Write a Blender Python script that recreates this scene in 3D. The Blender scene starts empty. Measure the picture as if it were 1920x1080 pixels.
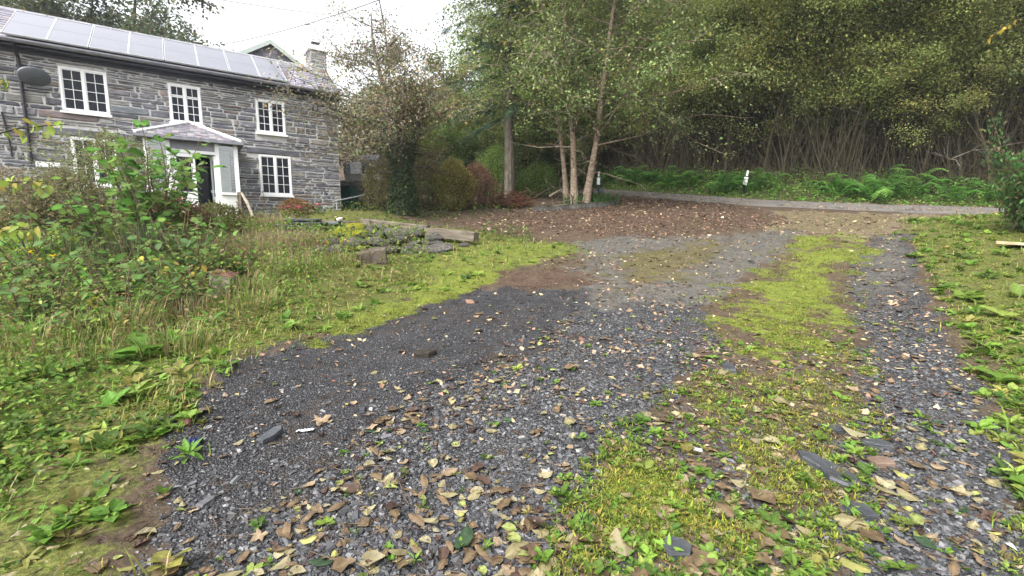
import bpy, math
import numpy as np
R = math.radians
rng = np.random.default_rng(11)
SC = bpy.context.scene
COL = SC.collection

# ------------------------------------------------------------------ camera, sky, sun, exposure
F_PX = 853.0                                    # focal length for a 1920 px wide picture
PITCH = math.atan(107 / 853.0)
CAM_Z = 1.55
cam = bpy.data.cameras.new('camera'); cam.sensor_width = 36.0; cam.lens = 36.0 * F_PX / 1920.0
cam.clip_start = 0.05; cam.clip_end = 2000
co = bpy.data.objects.new('camera', cam); COL.objects.link(co)
co.location = (0, 0, CAM_Z); co.rotation_euler = (math.pi / 2 - PITCH, 0, 0)
SC.camera = co

SUN_EL, SUN_AZ = R(48), R(-140)                  # azimuth from +Y, negative = to the left
w = bpy.data.worlds.new('World'); SC.world = w; w.use_nodes = True
nt = w.node_tree; nt.nodes.clear()
sky = nt.nodes.new('ShaderNodeTexSky'); sky.sky_type = 'NISHITA'; sky.sun_disc = False
sky.sun_elevation = SUN_EL; sky.sun_rotation = SUN_AZ
sky.air_density = 1.0; sky.dust_density = 4.0; sky.ozone_density = 1.0
hs = nt.nodes.new('ShaderNodeHueSaturation'); hs.inputs['Saturation'].default_value = 0.14
bg = nt.nodes.new('ShaderNodeBackground'); bg.inputs['Strength'].default_value = 0.15
wo = nt.nodes.new('ShaderNodeOutputWorld')
nt.links.new(sky.outputs[0], hs.inputs['Color']); nt.links.new(hs.outputs[0], bg.inputs['Color'])
nt.links.new(bg.outputs[0], wo.inputs['Surface'])

sl = bpy.data.lights.new('sun', 'SUN'); sl.energy = 1.5; sl.angle = R(35); sl.color = (1.0, 0.97, 0.92)
so = bpy.data.objects.new('sun', sl); COL.objects.link(so)
so.rotation_euler = (math.pi / 2 - SUN_EL, 0, -SUN_AZ + math.pi)
so.location = (0, 0, 60)
vs = SC.view_settings
vs.view_transform = 'Standard'; vs.look = 'None'; vs.gamma = 1.0; vs.use_curve_mapping = False
vs.exposure = 1.75
SC.cycles.max_bounces = 8; SC.cycles.diffuse_bounces = 6; SC.cycles.transparent_max_bounces = 8
SC.cycles.volume_bounces = 0

HAZE = 0.0006                                    # damp valley air
def haze_box():
    m = bpy.data.materials.new('valley_air'); m.use_nodes = True; N = m.node_tree.nodes; N.clear()
    v = N.new('ShaderNodeVolumePrincipled'); v.inputs['Color'].default_value = (0.86, 0.90, 1.0, 1); v.inputs['Density'].default_value = HAZE; v.inputs['Anisotropy'].default_value = 0.2
    o = N.new('ShaderNodeOutputMaterial'); m.node_tree.links.new(v.outputs[0], o.inputs['Volume'])
    a, b = (-232, -46, -3), (232, 314, 36)
    V = [(x, y, z) for z in (a[2], b[2]) for x, y in ((a[0], a[1]), (b[0], a[1]), (b[0], b[1]), (a[0], b[1]))]
    me = bpy.data.meshes.new('haze'); me.from_pydata(V, [], [(0, 3, 2, 1), (4, 5, 6, 7), (0, 1, 5, 4), (1, 2, 6, 5), (2, 3, 7, 6), (3, 0, 4, 7)]); me.materials.append(m)
    ob = bpy.data.objects.new('haze', me); COL.objects.link(ob); ob['label'] = 'thin pale damp air over the whole valley'; ob['kind'] = 'stuff'
haze_box()

# ------------------------------------------------------------------ small maths
def sstep(a, b, x):
    t = np.clip((np.asarray(x, float) - a) / (b - a), 0, 1)
    return t * t * (3 - 2 * t)

def _h(ix, iy, s):
    n = (ix.astype(np.int64) * 374761393 + iy.astype(np.int64) * 668265263 + s * 974711) & 0x7fffffff
    n = ((n ^ (n >> 13)) * 1274126177) & 0x7fffffff
    return ((n ^ (n >> 16)) & 0xffff) / 65535.0

def vn(x, y, s=0):                               # value noise 0..1
    x = np.asarray(x, float); y = np.asarray(y, float)
    ix = np.floor(x); iy = np.floor(y); fx = x - ix; fy = y - iy
    fx = fx * fx * (3 - 2 * fx); fy = fy * fy * (3 - 2 * fy)
    a = _h(ix, iy, s); b = _h(ix + 1, iy, s); c = _h(ix, iy + 1, s); d = _h(ix + 1, iy + 1, s)
    return (a * (1 - fx) + b * fx) * (1 - fy) + (c * (1 - fx) + d * fx) * fy

def fbm(x, y, s=0, o=3):
    r = 0; a = 0.5; t = 0
    for k in range(o):
        r = r + a * vn(x * 2 ** k, y * 2 ** k, s + k); t += a; a *= 0.5
    return r / t

# ------------------------------------------------------------------ the lie of the land
HOUSE = np.array([-5.923, 16.0]); WD = np.array([0.8152, 0.5792]); ND = np.array([0.5792, -0.8152])
HOUSE_Z = 1.95
FAR_EDGE = np.array([(30., 13.6), (24., 16.0), (19.7, 17.9), (16.8, 18.9), (14.6, 19.5), (11.7, 20.8), (9.4, 23.0),
                     (6.2, 26.4), (2.5, 30.5), (-4., 36.5), (-14., 44.), (-30., 54.)])
ROAD_W = 2.7

def poly_dist(P, X, Y):                          # distance to an open line; side > 0 on the hill side
    best = np.full(X.shape, 1e9); side = np.zeros(X.shape)
    for a, b in zip(P[:-1], P[1:]):
        d = b - a; L = d @ d
        t = np.clip(((X - a[0]) * d[0] + (Y - a[1]) * d[1]) / L, 0, 1)
        dx = X - a[0] - t * d[0]; dy = Y - a[1] - t * d[1]
        r = np.hypot(dx, dy); s = np.sign(dx * d[1] - dy * d[0])
        m = r < best - 1e-9
        best = np.where(m, r, best); side = np.where(m, s, side)
    return best * side

def ground(X, Y, micro=True):
    X = np.asarray(X, float); Y = np.asarray(Y, float)
    Yc = np.clip(Y, -8, 60)
    b = np.where(Yc < 8, 0.04 * Yc + 0.11 * np.clip(Yc, 0, 8) ** 2 / 16, 0.76 + 0.17 * (Yc - 8))
    rd = poly_dist(FAR_EDGE, X, Y)
    # wooded hill beyond the road, stepping up from the verge
    b = b - 0.10 * np.clip(Yc - 24, 0, 40) * sstep(8, -2, X)
    b = b + 0.42 * np.clip(rd - 1.4, 0, 16) + 0.22 * np.clip(rd - 17.4, 0, 60) + 0.25 * sstep(0.2, 1.2, rd)
    # bank on the right-hand side of the drive
    b = b + 0.13 * np.clip(X - 4.3 - 0.08 * Y, 0, 7) * (1 - sstep(9, 15, Y)) * sstep(1.0, 4.0, Y)
    # terrace in front of the house
    u = -((X - HOUSE[0]) * WD[0] + (Y - HOUSE[1]) * WD[1]); o = (X - HOUSE[0]) * ND[0] + (Y - HOUSE[1]) * ND[1]
    t = sstep(4.2, 1.6, o) * sstep(-2.5, -0.5, u) * sstep(-8, -6, o)
    lvl = 1.93 + 0.27 * sstep(2.6, 0.2, u)
    b = b * (1 - t) + lvl * t
    # garden bed edge left of the drive
    lb = sstep(-1.2, -2.8, X + 0.10 * (Y - 3)) * sstep(1.0, 3.0, Y) * (1 - sstep(11, 13, Y))
    b = b + 0.12 * lb
    # road bed
    r = sstep(0.5, 0.1, np.abs(rd + ROAD_W / 2) - ROAD_W / 2)
    b = b - 0.05 * r
    if micro:
        b = b + 0.05 * (fbm(X * 0.7, Y * 0.7, 3) - 0.5) * (1 - r) + 0.018 * (fbm(X * 5, Y * 5, 9) - 0.5) * (1 - r)
        b = b - 0.03 * sstep(0.45, 0.0, np.abs(X - (-0.6 + 0.10 * Y))) * sstep(12, 7, Y) - 0.03 * sstep(0.4, 0.0, np.abs(X - (2.4 + 0.5 * Y))) * sstep(12, 7, Y)
    return b

_c, _s = math.cos(PITCH), math.sin(PITCH)
def ray(px, py):
    u = (px - 960) / F_PX; v = (540 - py) / F_PX
    return np.array([u, _c + v * _s, -_s + v * _c])
def hit(px, py):                                 # where a sight line meets the ground
    d = ray(px, py); t = np.linspace(0.8, 60, 3000)
    z = CAM_Z + t * d[2] - ground(t * d[0], t * d[1], False)
    k = np.argmax(z < 0) if (z < 0).any() else 2999
    return np.array([t[k] * d[0], t[k] * d[1]])
def at(px, py, Y):
    d = ray(px, py); t = Y / d[1]
    return np.array([t * d[0], Y, CAM_Z + t * d[2]])
def gz(x, y): return float(ground(np.array([x]), np.array([y]))[0])
def G(x, y): return np.array([x, y, gz(x, y)])

# ------------------------------------------------------------------ materials
def nodes_of(m):
    m.use_nodes = True
    nt = m.node_tree
    return nt, nt.nodes, nt.links, nt.nodes['Principled BSDF']

def ramp(N, stops):
    r = N.new('ShaderNodeValToRGB'); e = r.color_ramp.elements
    while len(e) < len(stops): e.new(0.5)
    for q, (p, c) in zip(e, stops): q.position = p; q.color = (*c, 1) if len(c) == 3 else c
    return r

def surf(name, c1, c2, scale=8, rough=0.7, bump=0.3, bscale=40, spec=0.3, stretch=(1, 1, 1), tint=False, c3=None, metal=0, dist=0.01):
    m = bpy.data.materials.new(name); nt, N, L, P = nodes_of(m)
    tc = N.new('ShaderNodeTexCoord'); mp = N.new('ShaderNodeMapping'); mp.inputs['Scale'].default_value = stretch
    L.new(tc.outputs['Object'], mp.inputs['Vector'])
    n1 = N.new('ShaderNodeTexNoise'); n1.inputs['Scale'].default_value = scale; n1.inputs['Detail'].default_value = 6; n1.inputs['Roughness'].default_value = 0.65
    L.new(mp.outputs[0], n1.inputs['Vector'])
    st = [(0.32, c1), (0.68, c2)] if c3 is None else [(0.3, c1), (0.52, c2), (0.72, c3)]
    r = ramp(N, st); L.new(n1.outputs['Fac'], r.inputs[0])
    out = r.outputs[0]
    if tint:
        a = N.new('ShaderNodeAttribute'); a.attribute_name = 'tint'
        mx = N.new('ShaderNodeMix'); mx.data_type = 'RGBA'; mx.blend_type = 'MULTIPLY'; mx.inputs[0].default_value = 1
        L.new(out, mx.inputs[6]); L.new(a.outputs['Color'], mx.inputs[7]); out = mx.outputs[2]
    L.new(out, P.inputs['Base Color'])
    P.inputs['Roughness'].default_value = rough; P.inputs['Specular IOR Level'].default_value = spec; P.inputs['Metallic'].default_value = metal
    if bump:
        n2 = N.new('ShaderNodeTexNoise'); n2.inputs['Scale'].default_value = bscale; n2.inputs['Detail'].default_value = 5
        L.new(mp.outputs[0], n2.inputs['Vector'])
        b = N.new('ShaderNodeBump'); b.inputs['Strength'].default_value = bump; b.inputs['Distance'].default_value = dist
        L.new(n2.outputs['Fac'], b.inputs['Height']); L.new(b.outputs[0], P.inputs['Normal'])
    return m

def leafmat(name, rough=0.55, trans=0.48, spec=0.2, nscale=60, gain=1.0):
    m = bpy.data.materials.new(name); nt, N, L, P = nodes_of(m)
    a = N.new('ShaderNodeAttribute'); a.attribute_name = 'tint'
    tc = N.new('ShaderNodeTexCoord'); n1 = N.new('ShaderNodeTexNoise'); n1.inputs['Scale'].default_value = nscale; n1.inputs['Detail'].default_value = 3
    L.new(tc.outputs['Object'], n1.inputs['Vector'])
    r = ramp(N, [(0.3, (0.72 * gain,) * 3), (0.7, (1.22 * gain,) * 3)]); L.new(n1.outputs['Fac'], r.inputs[0])
    mx = N.new('ShaderNodeMix'); mx.data_type = 'RGBA'; mx.blend_type = 'MULTIPLY'; mx.inputs[0].default_value = 1
    L.new(a.outputs['Color'], mx.inputs[6]); L.new(r.outputs[0], mx.inputs[7])
    L.new(mx.outputs[2], P.inputs['Base Color']); P.inputs['Roughness'].default_value = rough; P.inputs['Specular IOR Level'].default_value = spec
    if trans > 0:
        t = N.new('ShaderNodeBsdfTranslucent'); L.new(mx.outputs[2], t.inputs['Color'])
        ms = N.new('ShaderNodeMixShader'); ms.inputs[0].default_value = trans
        o = N['Material Output']; L.new(P.outputs[0], ms.inputs[1]); L.new(t.outputs[0], ms.inputs[2]); L.new(ms.outputs[0], o.inputs['Surface'])
    return m

M_LEAF = leafmat('leaf')
M_ALDERLEAF = leafmat('alder_leaf', 0.42, 0.4, 0.45)
M_NEEDLE = leafmat('needle', 0.6, 0.2, 0.25)
M_DRY = leafmat('dry_leaf', 0.62, 0.12, 0.3, 45)
M_GRASS = leafmat('grass_blade', 0.5, 0.35, 0.3, 15)
M_MOSS = leafmat('moss_tuft', 0.8, 0.2, 0.15, 12)
M_GRAVEL = surf('slate_gravel', (0.72,) * 3, (1.15,) * 3, 30, 0.5, 0.35, 180, 0.5, tint=True, dist=0.003)
M_BARK = surf('bark', (0.035, 0.028, 0.02), (0.11, 0.095, 0.075), 9, 0.9, 0.7, 22, 0.1, (1, 1, 0.35), c3=(0.17, 0.16, 0.13), dist=0.02)
M_ALDER = surf('pale_bark', (0.07, 0.055, 0.04), (0.22, 0.17, 0.125), 7, 0.9, 0.7, 24, 0.1, (1, 1, 1.6), c3=(0.33, 0.27, 0.21), dist=0.02)
M_TWIG = surf('twig_bark', (0.024, 0.021, 0.013), (0.066, 0.057, 0.034), 6, 0.9, 0.3, 30, 0.1)
M_STEM = surf('plant_stem', (0.07, 0.07, 0.03), (0.16, 0.10, 0.06), 12, 0.7, 0.2, 30, 0.2)
M_PALESTEM = surf('pale_stem', (0.16, 0.135, 0.10), (0.30, 0.26, 0.20), 12, 0.8, 0.2, 30, 0.2)
M_STONE = surf('wall_stone', (0.62, 0.62, 0.63), (1.25, 1.22, 1.2), 5, 0.75, 0.8, 16, 0.35, (0.6, 1, 2.2), tint=True, dist=0.02)
M_MORTAR = surf('mortar', (0.40, 0.395, 0.38), (0.58, 0.575, 0.56), 7, 0.95, 0.7, 45, 0.1, dist=0.015)
M_WHITE = surf('white_paint', (0.78, 0.79, 0.80), (0.86, 0.86, 0.86), 3, 0.4, 0.05, 60, 0.4)
M_RENDER = surf('white_render', (0.66, 0.66, 0.64), (0.80, 0.80, 0.78), 4, 0.9, 0.3, 60, 0.2)
M_PANE = surf('window_glass', (0.006, 0.008, 0.014), (0.014, 0.018, 0.028), 1.2, 0.08, 0, 1, 0.22)  # opaque glass; the dark of the unlit rooms behind is put into its colour
M_SLATE = surf('roof_slate', (0.65, 0.65, 0.68), (1.25, 1.2, 1.2), 5, 0.75, 0.4, 40, 0.15, tint=True, dist=0.006)
M_SOLAR = surf('solar_glass', (0.05, 0.05, 0.075), (0.075, 0.075, 0.105), 2, 0.22, 0.0, 1, 0.85)
_p = M_SOLAR.node_tree.nodes['Principled BSDF']; _p.inputs['IOR'].default_value = 1.9; _p.inputs['Coat Weight'].default_value = 1.0; _p.inputs['Coat Roughness'].default_value = 0.12; _p.inputs['Coat IOR'].default_value = 1.7
M_ALU = surf('aluminium', (0.42, 0.43, 0.45), (0.55, 0.56, 0.58), 10, 0.35, 0, 1, 0.5, metal=0.3)
M_FASCIA = surf('dark_fascia', (0.05, 0.055, 0.075), (0.08, 0.085, 0.11), 6, 0.6, 0.1, 30, 0.3)
M_GUTTER = surf('grey_gutter', (0.16, 0.16, 0.19), (0.26, 0.26, 0.29), 6, 0.5, 0.1, 30, 0.4)
M_PIPE = surf('black_pipe', (0.012, 0.012, 0.016), (0.03, 0.03, 0.035), 8, 0.5, 0.1, 30, 0.4)
M_DISH = surf('dish_grey', (0.06, 0.066, 0.078), (0.10, 0.107, 0.12), 4, 0.5, 0.05, 30, 0.4)
M_GREEN = surf('dark_green_paint', (0.008, 0.055, 0.042), (0.016, 0.085, 0.066), 5, 0.55, 0.1, 30, 0.3)
M_TEAL = surf('dark_teal_paint', (0.006, 0.02, 0.025), (0.012, 0.035, 0.04), 8, 0.5, 0.1, 30, 0.4)
M_RUST = surf('rusty_iron', (0.045, 0.024, 0.018), (0.12, 0.058, 0.04), 18, 0.85, 0.5, 60, 0.2, c3=(0.13, 0.10, 0.09))
M_RUSTGREY = surf('weathered_grey_iron', (0.16, 0.13, 0.10), (0.32, 0.28, 0.22), 22, 0.8, 0.3, 60, 0.25, c3=(0.16, 0.08, 0.05))
M_WOOD = surf('weathered_timber', (0.055, 0.044, 0.035), (0.125, 0.105, 0.082), 4, 0.9, 0.6, 26, 0.1, (0.5, 6, 6), c3=(0.19, 0.165, 0.135), dist=0.012)
M_DARKWOOD = surf('dark_timber', (0.045, 0.036, 0.03), (0.13, 0.105, 0.085), 5, 0.9, 0.6, 30, 0.1, (1, 1, 0.4), dist=0.015)
M_PALEWOOD = surf('pale_board', (0.38, 0.29, 0.18), (0.56, 0.45, 0.29), 4, 0.8, 0.3, 20, 0.2, (0.5, 6, 6))
M_ROCK = surf('mossy_rock', (0.028, 0.027, 0.025), (0.09, 0.085, 0.075), 7, 0.9, 1.0, 16, 0.1, c3=(0.21, 0.195, 0.17), dist=0.05)
M_DSLATE = surf('dark_slate', (0.022, 0.024, 0.028), (0.055, 0.058, 0.065), 7, 0.5, 0.6, 30, 0.5, (1, 1, 3), dist=0.008)
M_PLASTIC = surf('white_plastic', (0.68, 0.69, 0.72), (0.78, 0.79, 0.8), 4, 0.45, 0, 1, 0.4)
M_BLUE = surf('blue_cloth', (0.012, 0.016, 0.05), (0.03, 0.04, 0.11), 60, 0.9, 0.5, 90, 0.1)
M_CABLE = surf('cable', (0.10, 0.10, 0.11), (0.15, 0.15, 0.16), 4, 0.7, 0, 1, 0.2)
M_BRICKRED = surf('pink_petal', (0.55, 0.12, 0.16), (0.75, 0.28, 0.32), 30, 0.6, 0, 1, 0.2)

def mossed(name, base, amount, mosscol=((0.10, 0.11, 0.01), (0.24, 0.22, 0.02))):     # rock whose upper faces carry moss
    m = base.copy(); m.name = name
    nt, N, L, P = nodes_of(m)
    src = P.inputs['Base Color'].links[0].from_socket
    g = N.new('ShaderNodeNewGeometry'); sx = N.new('ShaderNodeSeparateXYZ'); L.new(g.outputs['Normal'], sx.inputs[0])
    tc = N.new('ShaderNodeTexCoord'); no = N.new('ShaderNodeTexNoise'); no.inputs['Scale'].default_value = 5; no.inputs['Detail'].default_value = 5
    L.new(tc.outputs['Object'], no.inputs['Vector'])
    ad = N.new('ShaderNodeMath'); ad.operation = 'MULTIPLY_ADD'; L.new(no.outputs['Fac'], ad.inputs[0]); ad.inputs[1].default_value = 1.6
    mu = N.new('ShaderNodeMath'); mu.operation = 'MULTIPLY'; L.new(sx.outputs[2], mu.inputs[0]); mu.inputs[1].default_value = 0.7; L.new(mu.outputs[0], ad.inputs[2])
    r = ramp(N, [(min(0.98, (1.9 - amount) / 2.3), (0, 0, 0)), (min(1, (2.15 - amount) / 2.3), (1, 1, 1))])
    dv = N.new('ShaderNodeMath'); dv.operation = 'DIVIDE'; L.new(ad.outputs[0], dv.inputs[0]); dv.inputs[1].default_value = 2.3; L.new(dv.outputs[0], r.inputs[0])
    n3 = N.new('ShaderNodeTexNoise'); n3.inputs['Scale'].default_value = 40; L.new(tc.outputs['Object'], n3.inputs['Vector'])
    r3 = ramp(N, [(0.3, mosscol[0]), (0.7, mosscol[1])]); L.new(n3.outputs['Fac'], r3.inputs[0])
    mx = N.new('ShaderNodeMix'); mx.data_type = 'RGBA'; L.new(r.outputs[0], mx.inputs[0]); L.new(src, mx.inputs[6]); L.new(r3.outputs[0], mx.inputs[7])
    L.new(mx.outputs[2], P.inputs['Base Color'])
    return m
M_ROCKMOSS = mossed('very_mossy_rock', M_ROCK, 0.95)
M_ROCKSOME = mossed('partly_mossy_rock', M_ROCK, 0.45)

def glassmat():
    m = bpy.data.materials.new('clear_glass'); nt, N, L, P = nodes_of(m)
    tr = N.new('ShaderNodeBsdfTransparent'); gl = N.new('ShaderNodeBsdfGlossy'); gl.inputs['Roughness'].default_value = 0.05
    tr.inputs['Color'].default_value = (0.88, 0.92, 0.92, 1)
    ms = N.new('ShaderNodeMixShader'); ms.inputs[0].default_value = 0.16
    L.new(tr.outputs[0], ms.inputs[1]); L.new(gl.outputs[0], ms.inputs[2]); L.new(ms.outputs[0], N['Material Output'].inputs['Surface'])
    return m
M_GLASS = glassmat()

# ------------------------------------------------------------------ mesh building
class MB:
    def __init__(s): s.v = []; s.f = []; s.c = []; s.n = 0
    def add(s, V, Fs, col=(1, 1, 1)):
        V = np.asarray(V, float).reshape(-1, 3)
        for f in (Fs if isinstance(Fs, list) else [Fs]): s.f.append(np.asarray(f, np.int64) + s.n)
        c = np.asarray(col, float)
        s.c.append(np.broadcast_to(c, (len(V), 3)) if c.ndim == 1 else c)
        s.v.append(V); s.n += len(V); return s
    def mesh(s, name, mat, smooth=False):
        me = bpy.data.meshes.new(name)
        V = np.concatenate(s.v); me.vertices.add(len(V)); me.vertices.foreach_set('co', V.astype(np.float32).ravel())
        li = np.concatenate([f.ravel() for f in s.f]); tot = np.concatenate([np.full(len(f), f.shape[1]) for f in s.f])
        me.loops.add(len(li)); me.loops.foreach_set('vertex_index', li.astype(np.int32))
        me.polygons.add(len(tot)); st = np.concatenate([[0], np.cumsum(tot)[:-1]])
        me.polygons.foreach_set('loop_start', st.astype(np.int32))
        me.polygons.foreach_set('use_smooth', np.full(len(tot), smooth))
        me.update(calc_edges=True)
        a = me.attributes.new('tint', 'FLOAT_COLOR', 'POINT')
        C = np.concatenate(s.c); a.data.foreach_set('color', np.concatenate([C, np.ones((len(C), 1))], 1).astype(np.float32).ravel())
        if mat: me.materials.append(mat)
        return me
    def build(s, name, mat, parent=None, smooth=False, loc=None):
        return link(name, s.mesh(name, mat, smooth), parent, loc)

def link(name, me, parent=None, loc=None, rot=None, scale=None):
    o = bpy.data.objects.new(name, me); COL.objects.link(o)
    if parent: o.parent = parent
    if loc is not None: o.location = tuple(loc)
    if rot is not None: o.rotation_euler = tuple(rot)
    if scale is not None: o.scale = (scale,) * 3 if np.isscalar(scale) else tuple(scale)
    return o

def tag(o, label, cat=None, group=None, kind=None):
    o['label'] = label
    if cat: o['category'] = cat
    if group: o['group'] = group
    if kind: o['kind'] = kind
    return o

def thing(name, label, cat, loc=(0, 0, 0), rz=0, group=None, rot=None):
    o = bpy.data.objects.new(name, None); COL.objects.link(o); o.empty_display_size = 0.2
    o.location = tuple(loc); o.rotation_euler = rot if rot else (0, 0, rz)
    return tag(o, label, cat, group)

def rot3(yaw, pitch=None, roll=None):            # arrays -> (N,3,3): Rz(yaw) Ry(pitch) Rx(roll)
    yaw = np.asarray(yaw, float); z = np.zeros_like(yaw); o = z + 1
    pitch = z if pitch is None else np.asarray(pitch, float) + z; roll = z if roll is None else np.asarray(roll, float) + z
    cz, sz, cy, sy, cx, sx = np.cos(yaw), np.sin(yaw), np.cos(pitch), np.sin(pitch), np.cos(roll), np.sin(roll)
    M = lambda *r: np.stack([np.stack(q, -1) for q in r], -2)
    return M((cz, -sz, z), (sz, cz, z), (z, z, o)) @ M((cy, z, sy), (z, o, z), (-sy, z, cy)) @ M((o, z, z), (z, cx, -sx), (z, sx, cx))

def inst(mb, tpl, P, Rm, S, C):                  # many copies of one small template into one mesh
    V, Fs, tc = tpl; N = len(P)
    if N == 0: return
    S = np.asarray(S, float); S = S[:, None] * np.ones(3) if S.ndim == 1 else S
    W = np.einsum('nij,nkj->nki', Rm, V[None] * S[:, None, :]) + P[:, None, :]
    base = (np.arange(N) * len(V))[:, None, None]
    C = np.asarray(C, float)
    if C.ndim == 1: C = np.broadcast_to(C, (N, 3))
    cc = C[:, None, :] * tc[None]
    mb.add(W.reshape(-1, 3), [(base + f[None]).reshape(-1, f.shape[1]) for f in Fs], cc.reshape(-1, 3))

def tpl(V, Fs, tc=None):
    V = np.asarray(V, float); Fs = [np.asarray(f, np.int64) for f in Fs]
    return V, Fs, (np.ones((len(V), 3)) if tc is None else np.asarray(tc, float) if np.ndim(tc) == 2 else np.repeat(np.asarray(tc, float)[:, None], 3, 1))

def box(mb, a, b, col=(1, 1, 1), M=None, jit=0, r=None):
    x0, y0, z0 = a; x1, y1, z1 = b
    V = np.array([(x0, y0, z0), (x1, y0, z0), (x1, y1, z0), (x0, y1, z0), (x0, y0, z1), (x1, y0, z1), (x1, y1, z1), (x0, y1, z1)], float)
    if jit: V += (r or rng).normal(0, jit, V.shape)
    if M is not None: V = V @ np.asarray(M).T
    mb.add(V, [np.array([(0, 3, 2, 1), (4, 5, 6, 7), (0, 1, 5, 4), (1, 2, 6, 5), (2, 3, 7, 6), (3, 0, 4, 7)])], col)
    return mb

def tube(mb, pts, rad, sides=6, col=(1, 1, 1), caps=True):
    P = np.asarray(pts, float); n = len(P); rad = np.broadcast_to(np.asarray(rad, float), (n,))
    T = np.gradient(P, axis=0); T /= np.linalg.norm(T, axis=1)[:, None] + 1e-9
    ref = np.array([0., 0, 1]) if abs(T[:, 2]).mean() < 0.8 else np.array([1., 0, 0])
    A = np.cross(T, ref); A /= np.linalg.norm(A, axis=1)[:, None] + 1e-9; B = np.cross(T, A)
    th = np.arange(sides) * 2 * math.pi / sides
    V = P[:, None] + rad[:, None, None] * (np.cos(th)[None, :, None] * A[:, None] + np.sin(th)[None, :, None] * B[:, None])
    i = np.arange(n - 1)[:, None] * sides; j = np.arange(sides)[None]; k = (j + 1) % sides
    f = np.stack([i + j, i + k, i + sides + k, i + sides + j], -1).reshape(-1, 4)
    Fs = [f]
    if caps and sides >= 3: Fs += [np.arange(sides)[None], (np.arange(sides)[::-1] + (n - 1) * sides)[None]]
    mb.add(V.reshape(-1, 3), Fs, col)
    return mb

def lathe(mb, prof, n=14, col=(1, 1, 1), M=None, t=(0, 0, 0)):
    prof = np.asarray(prof, float); th = np.arange(n) * 2 * math.pi / n
    V = np.stack([prof[:, None, 0] * np.cos(th), prof[:, None, 0] * np.sin(th), prof[:, None, 1] + 0 * th], -1).reshape(-1, 3)
    if M is not None: V = V @ np.asarray(M).T
    i = np.arange(len(prof) - 1)[:, None] * n; j = np.arange(n)[None]; k = (j + 1) % n
    mb.add(V + np.asarray(t), [np.stack([i + j, i + k, i + n + k, i + n + j], -1).reshape(-1, 4)], col)
    return mb

def cluster_sphere(sub=1):                       # unit icosphere
    import bmesh
    bm = bmesh.new(); bmesh.ops.create_icosphere(bm, subdivisions=sub, radius=1)
    V = np.array([v.co[:] for v in bm.verts]); Fq = np.array([[v.index for v in f.verts] for f in bm.faces]); bm.free()
    return V, Fq
ICO1, ICO2, ICO3 = cluster_sphere(1), cluster_sphere(2), cluster_sphere(3)

def rock_mesh(name, mat, r, flat=0.6, angular=0.5, sub=3, cuts=10, size=(1, 1, 1)):
    V, Fq = {1: ICO1, 2: ICO2, 3: ICO3}[sub]; V = V.copy()
    for _ in range(cuts):                        # slice facets off a ball
        n = r.normal(size=3); n[2] *= 0.8; n /= np.linalg.norm(n); d = r.uniform(0.55, 0.9)
        h = V @ n - d; m = h > 0
        V[m] -= np.outer(h[m], n) * (0.55 + 0.45 * angular)
    V += 0.02 * r.normal(size=V.shape)
    V *= np.array(size) * np.array([1, 1, flat])
    return MB().add(V, Fq).mesh(name, mat, False)

# ------------------------------------------------------------------ leaf and blade templates (pointing along +x, face up +z)
def leaf_tpl(n=3, width=0.5, fold=0.18, droop=0.25, peak=0.4, mid=1.15, wavy=0, r=None):
    xs = np.linspace(0, 1, n + 1); V = []; tc = []
    for i, x in enumerate(xs):
        wv = width * 0.5 * (math.sin(math.pi * min(1, x / (2 * peak)) if x < peak else math.pi * (0.5 + 0.5 * (x - peak) / (1 - peak)))) ** 0.8 if 0 < x < 1 else 0.0
        z = -droop * x * x
        jz = (r.normal(0, wavy) if r is not None and wavy else 0, r.normal(0, wavy) if r is not None and wavy else 0)
        if i in (0, n): V.append((x, 0, z)); tc.append(mid)
        else: V += [(x, -wv, z + fold * wv * 2 + jz[0]), (x, 0, z), (x, wv, z + fold * wv * 2 + jz[1])]; tc += [0.92, mid, 0.92]
    tri = []; quad = []
    tri += [(0, 1, 2), (0, 2, 3)]
    for i in range(1, n - 1):
        a = 1 + (i - 1) * 3; b = a + 3
        quad += [(a, b, b + 1, a + 1), (a + 1, b + 1, b + 2, a + 2)]
    a = 1 + (n - 2) * 3; e = len(V) - 1
    tri += [(a, e, a + 1), (a + 1, e, a + 2)]
    return tpl(V, [tri] + ([quad] if quad else []), tc)

L_TINY = tpl([(0, 0, 0), (0.5, -0.32, 0.06), (1, 0, -0.1), (0.5, 0.32, 0.06)], [[(0, 1, 2, 3)]])
L_LOW = leaf_tpl(2, 0.62, 0.15, 0.15, 0.45)
L_MID = leaf_tpl(4, 0.6, 0.12, 0.25, 0.42)
L_OVAL = leaf_tpl(4, 0.72, 0.1, 0.2, 0.45)
L_LONG = leaf_tpl(4, 0.34, 0.15, 0.5, 0.4); L_LONG2 = leaf_tpl(2, 0.34, 0.15, 0.5, 0.5)
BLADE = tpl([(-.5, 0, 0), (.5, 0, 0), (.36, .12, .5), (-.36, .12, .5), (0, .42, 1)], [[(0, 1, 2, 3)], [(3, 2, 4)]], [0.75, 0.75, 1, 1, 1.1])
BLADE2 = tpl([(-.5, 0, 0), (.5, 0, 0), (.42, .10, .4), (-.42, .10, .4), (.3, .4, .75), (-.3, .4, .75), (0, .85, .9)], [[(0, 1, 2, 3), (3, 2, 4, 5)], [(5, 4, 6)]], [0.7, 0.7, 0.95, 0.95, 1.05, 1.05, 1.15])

def pick(colors, n, r=None, jit=0.12, w=None, cj=0.3):
    r = r or rng; colors = np.asarray(colors, float)
    k = r.choice(len(colors), n, p=w); c = colors[k]
    return np.clip(c * (1 + r.normal(0, jit, (n, 1))) * (1 + r.normal(0, jit * cj, (n, 3))), 0.003, 0.95)

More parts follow.
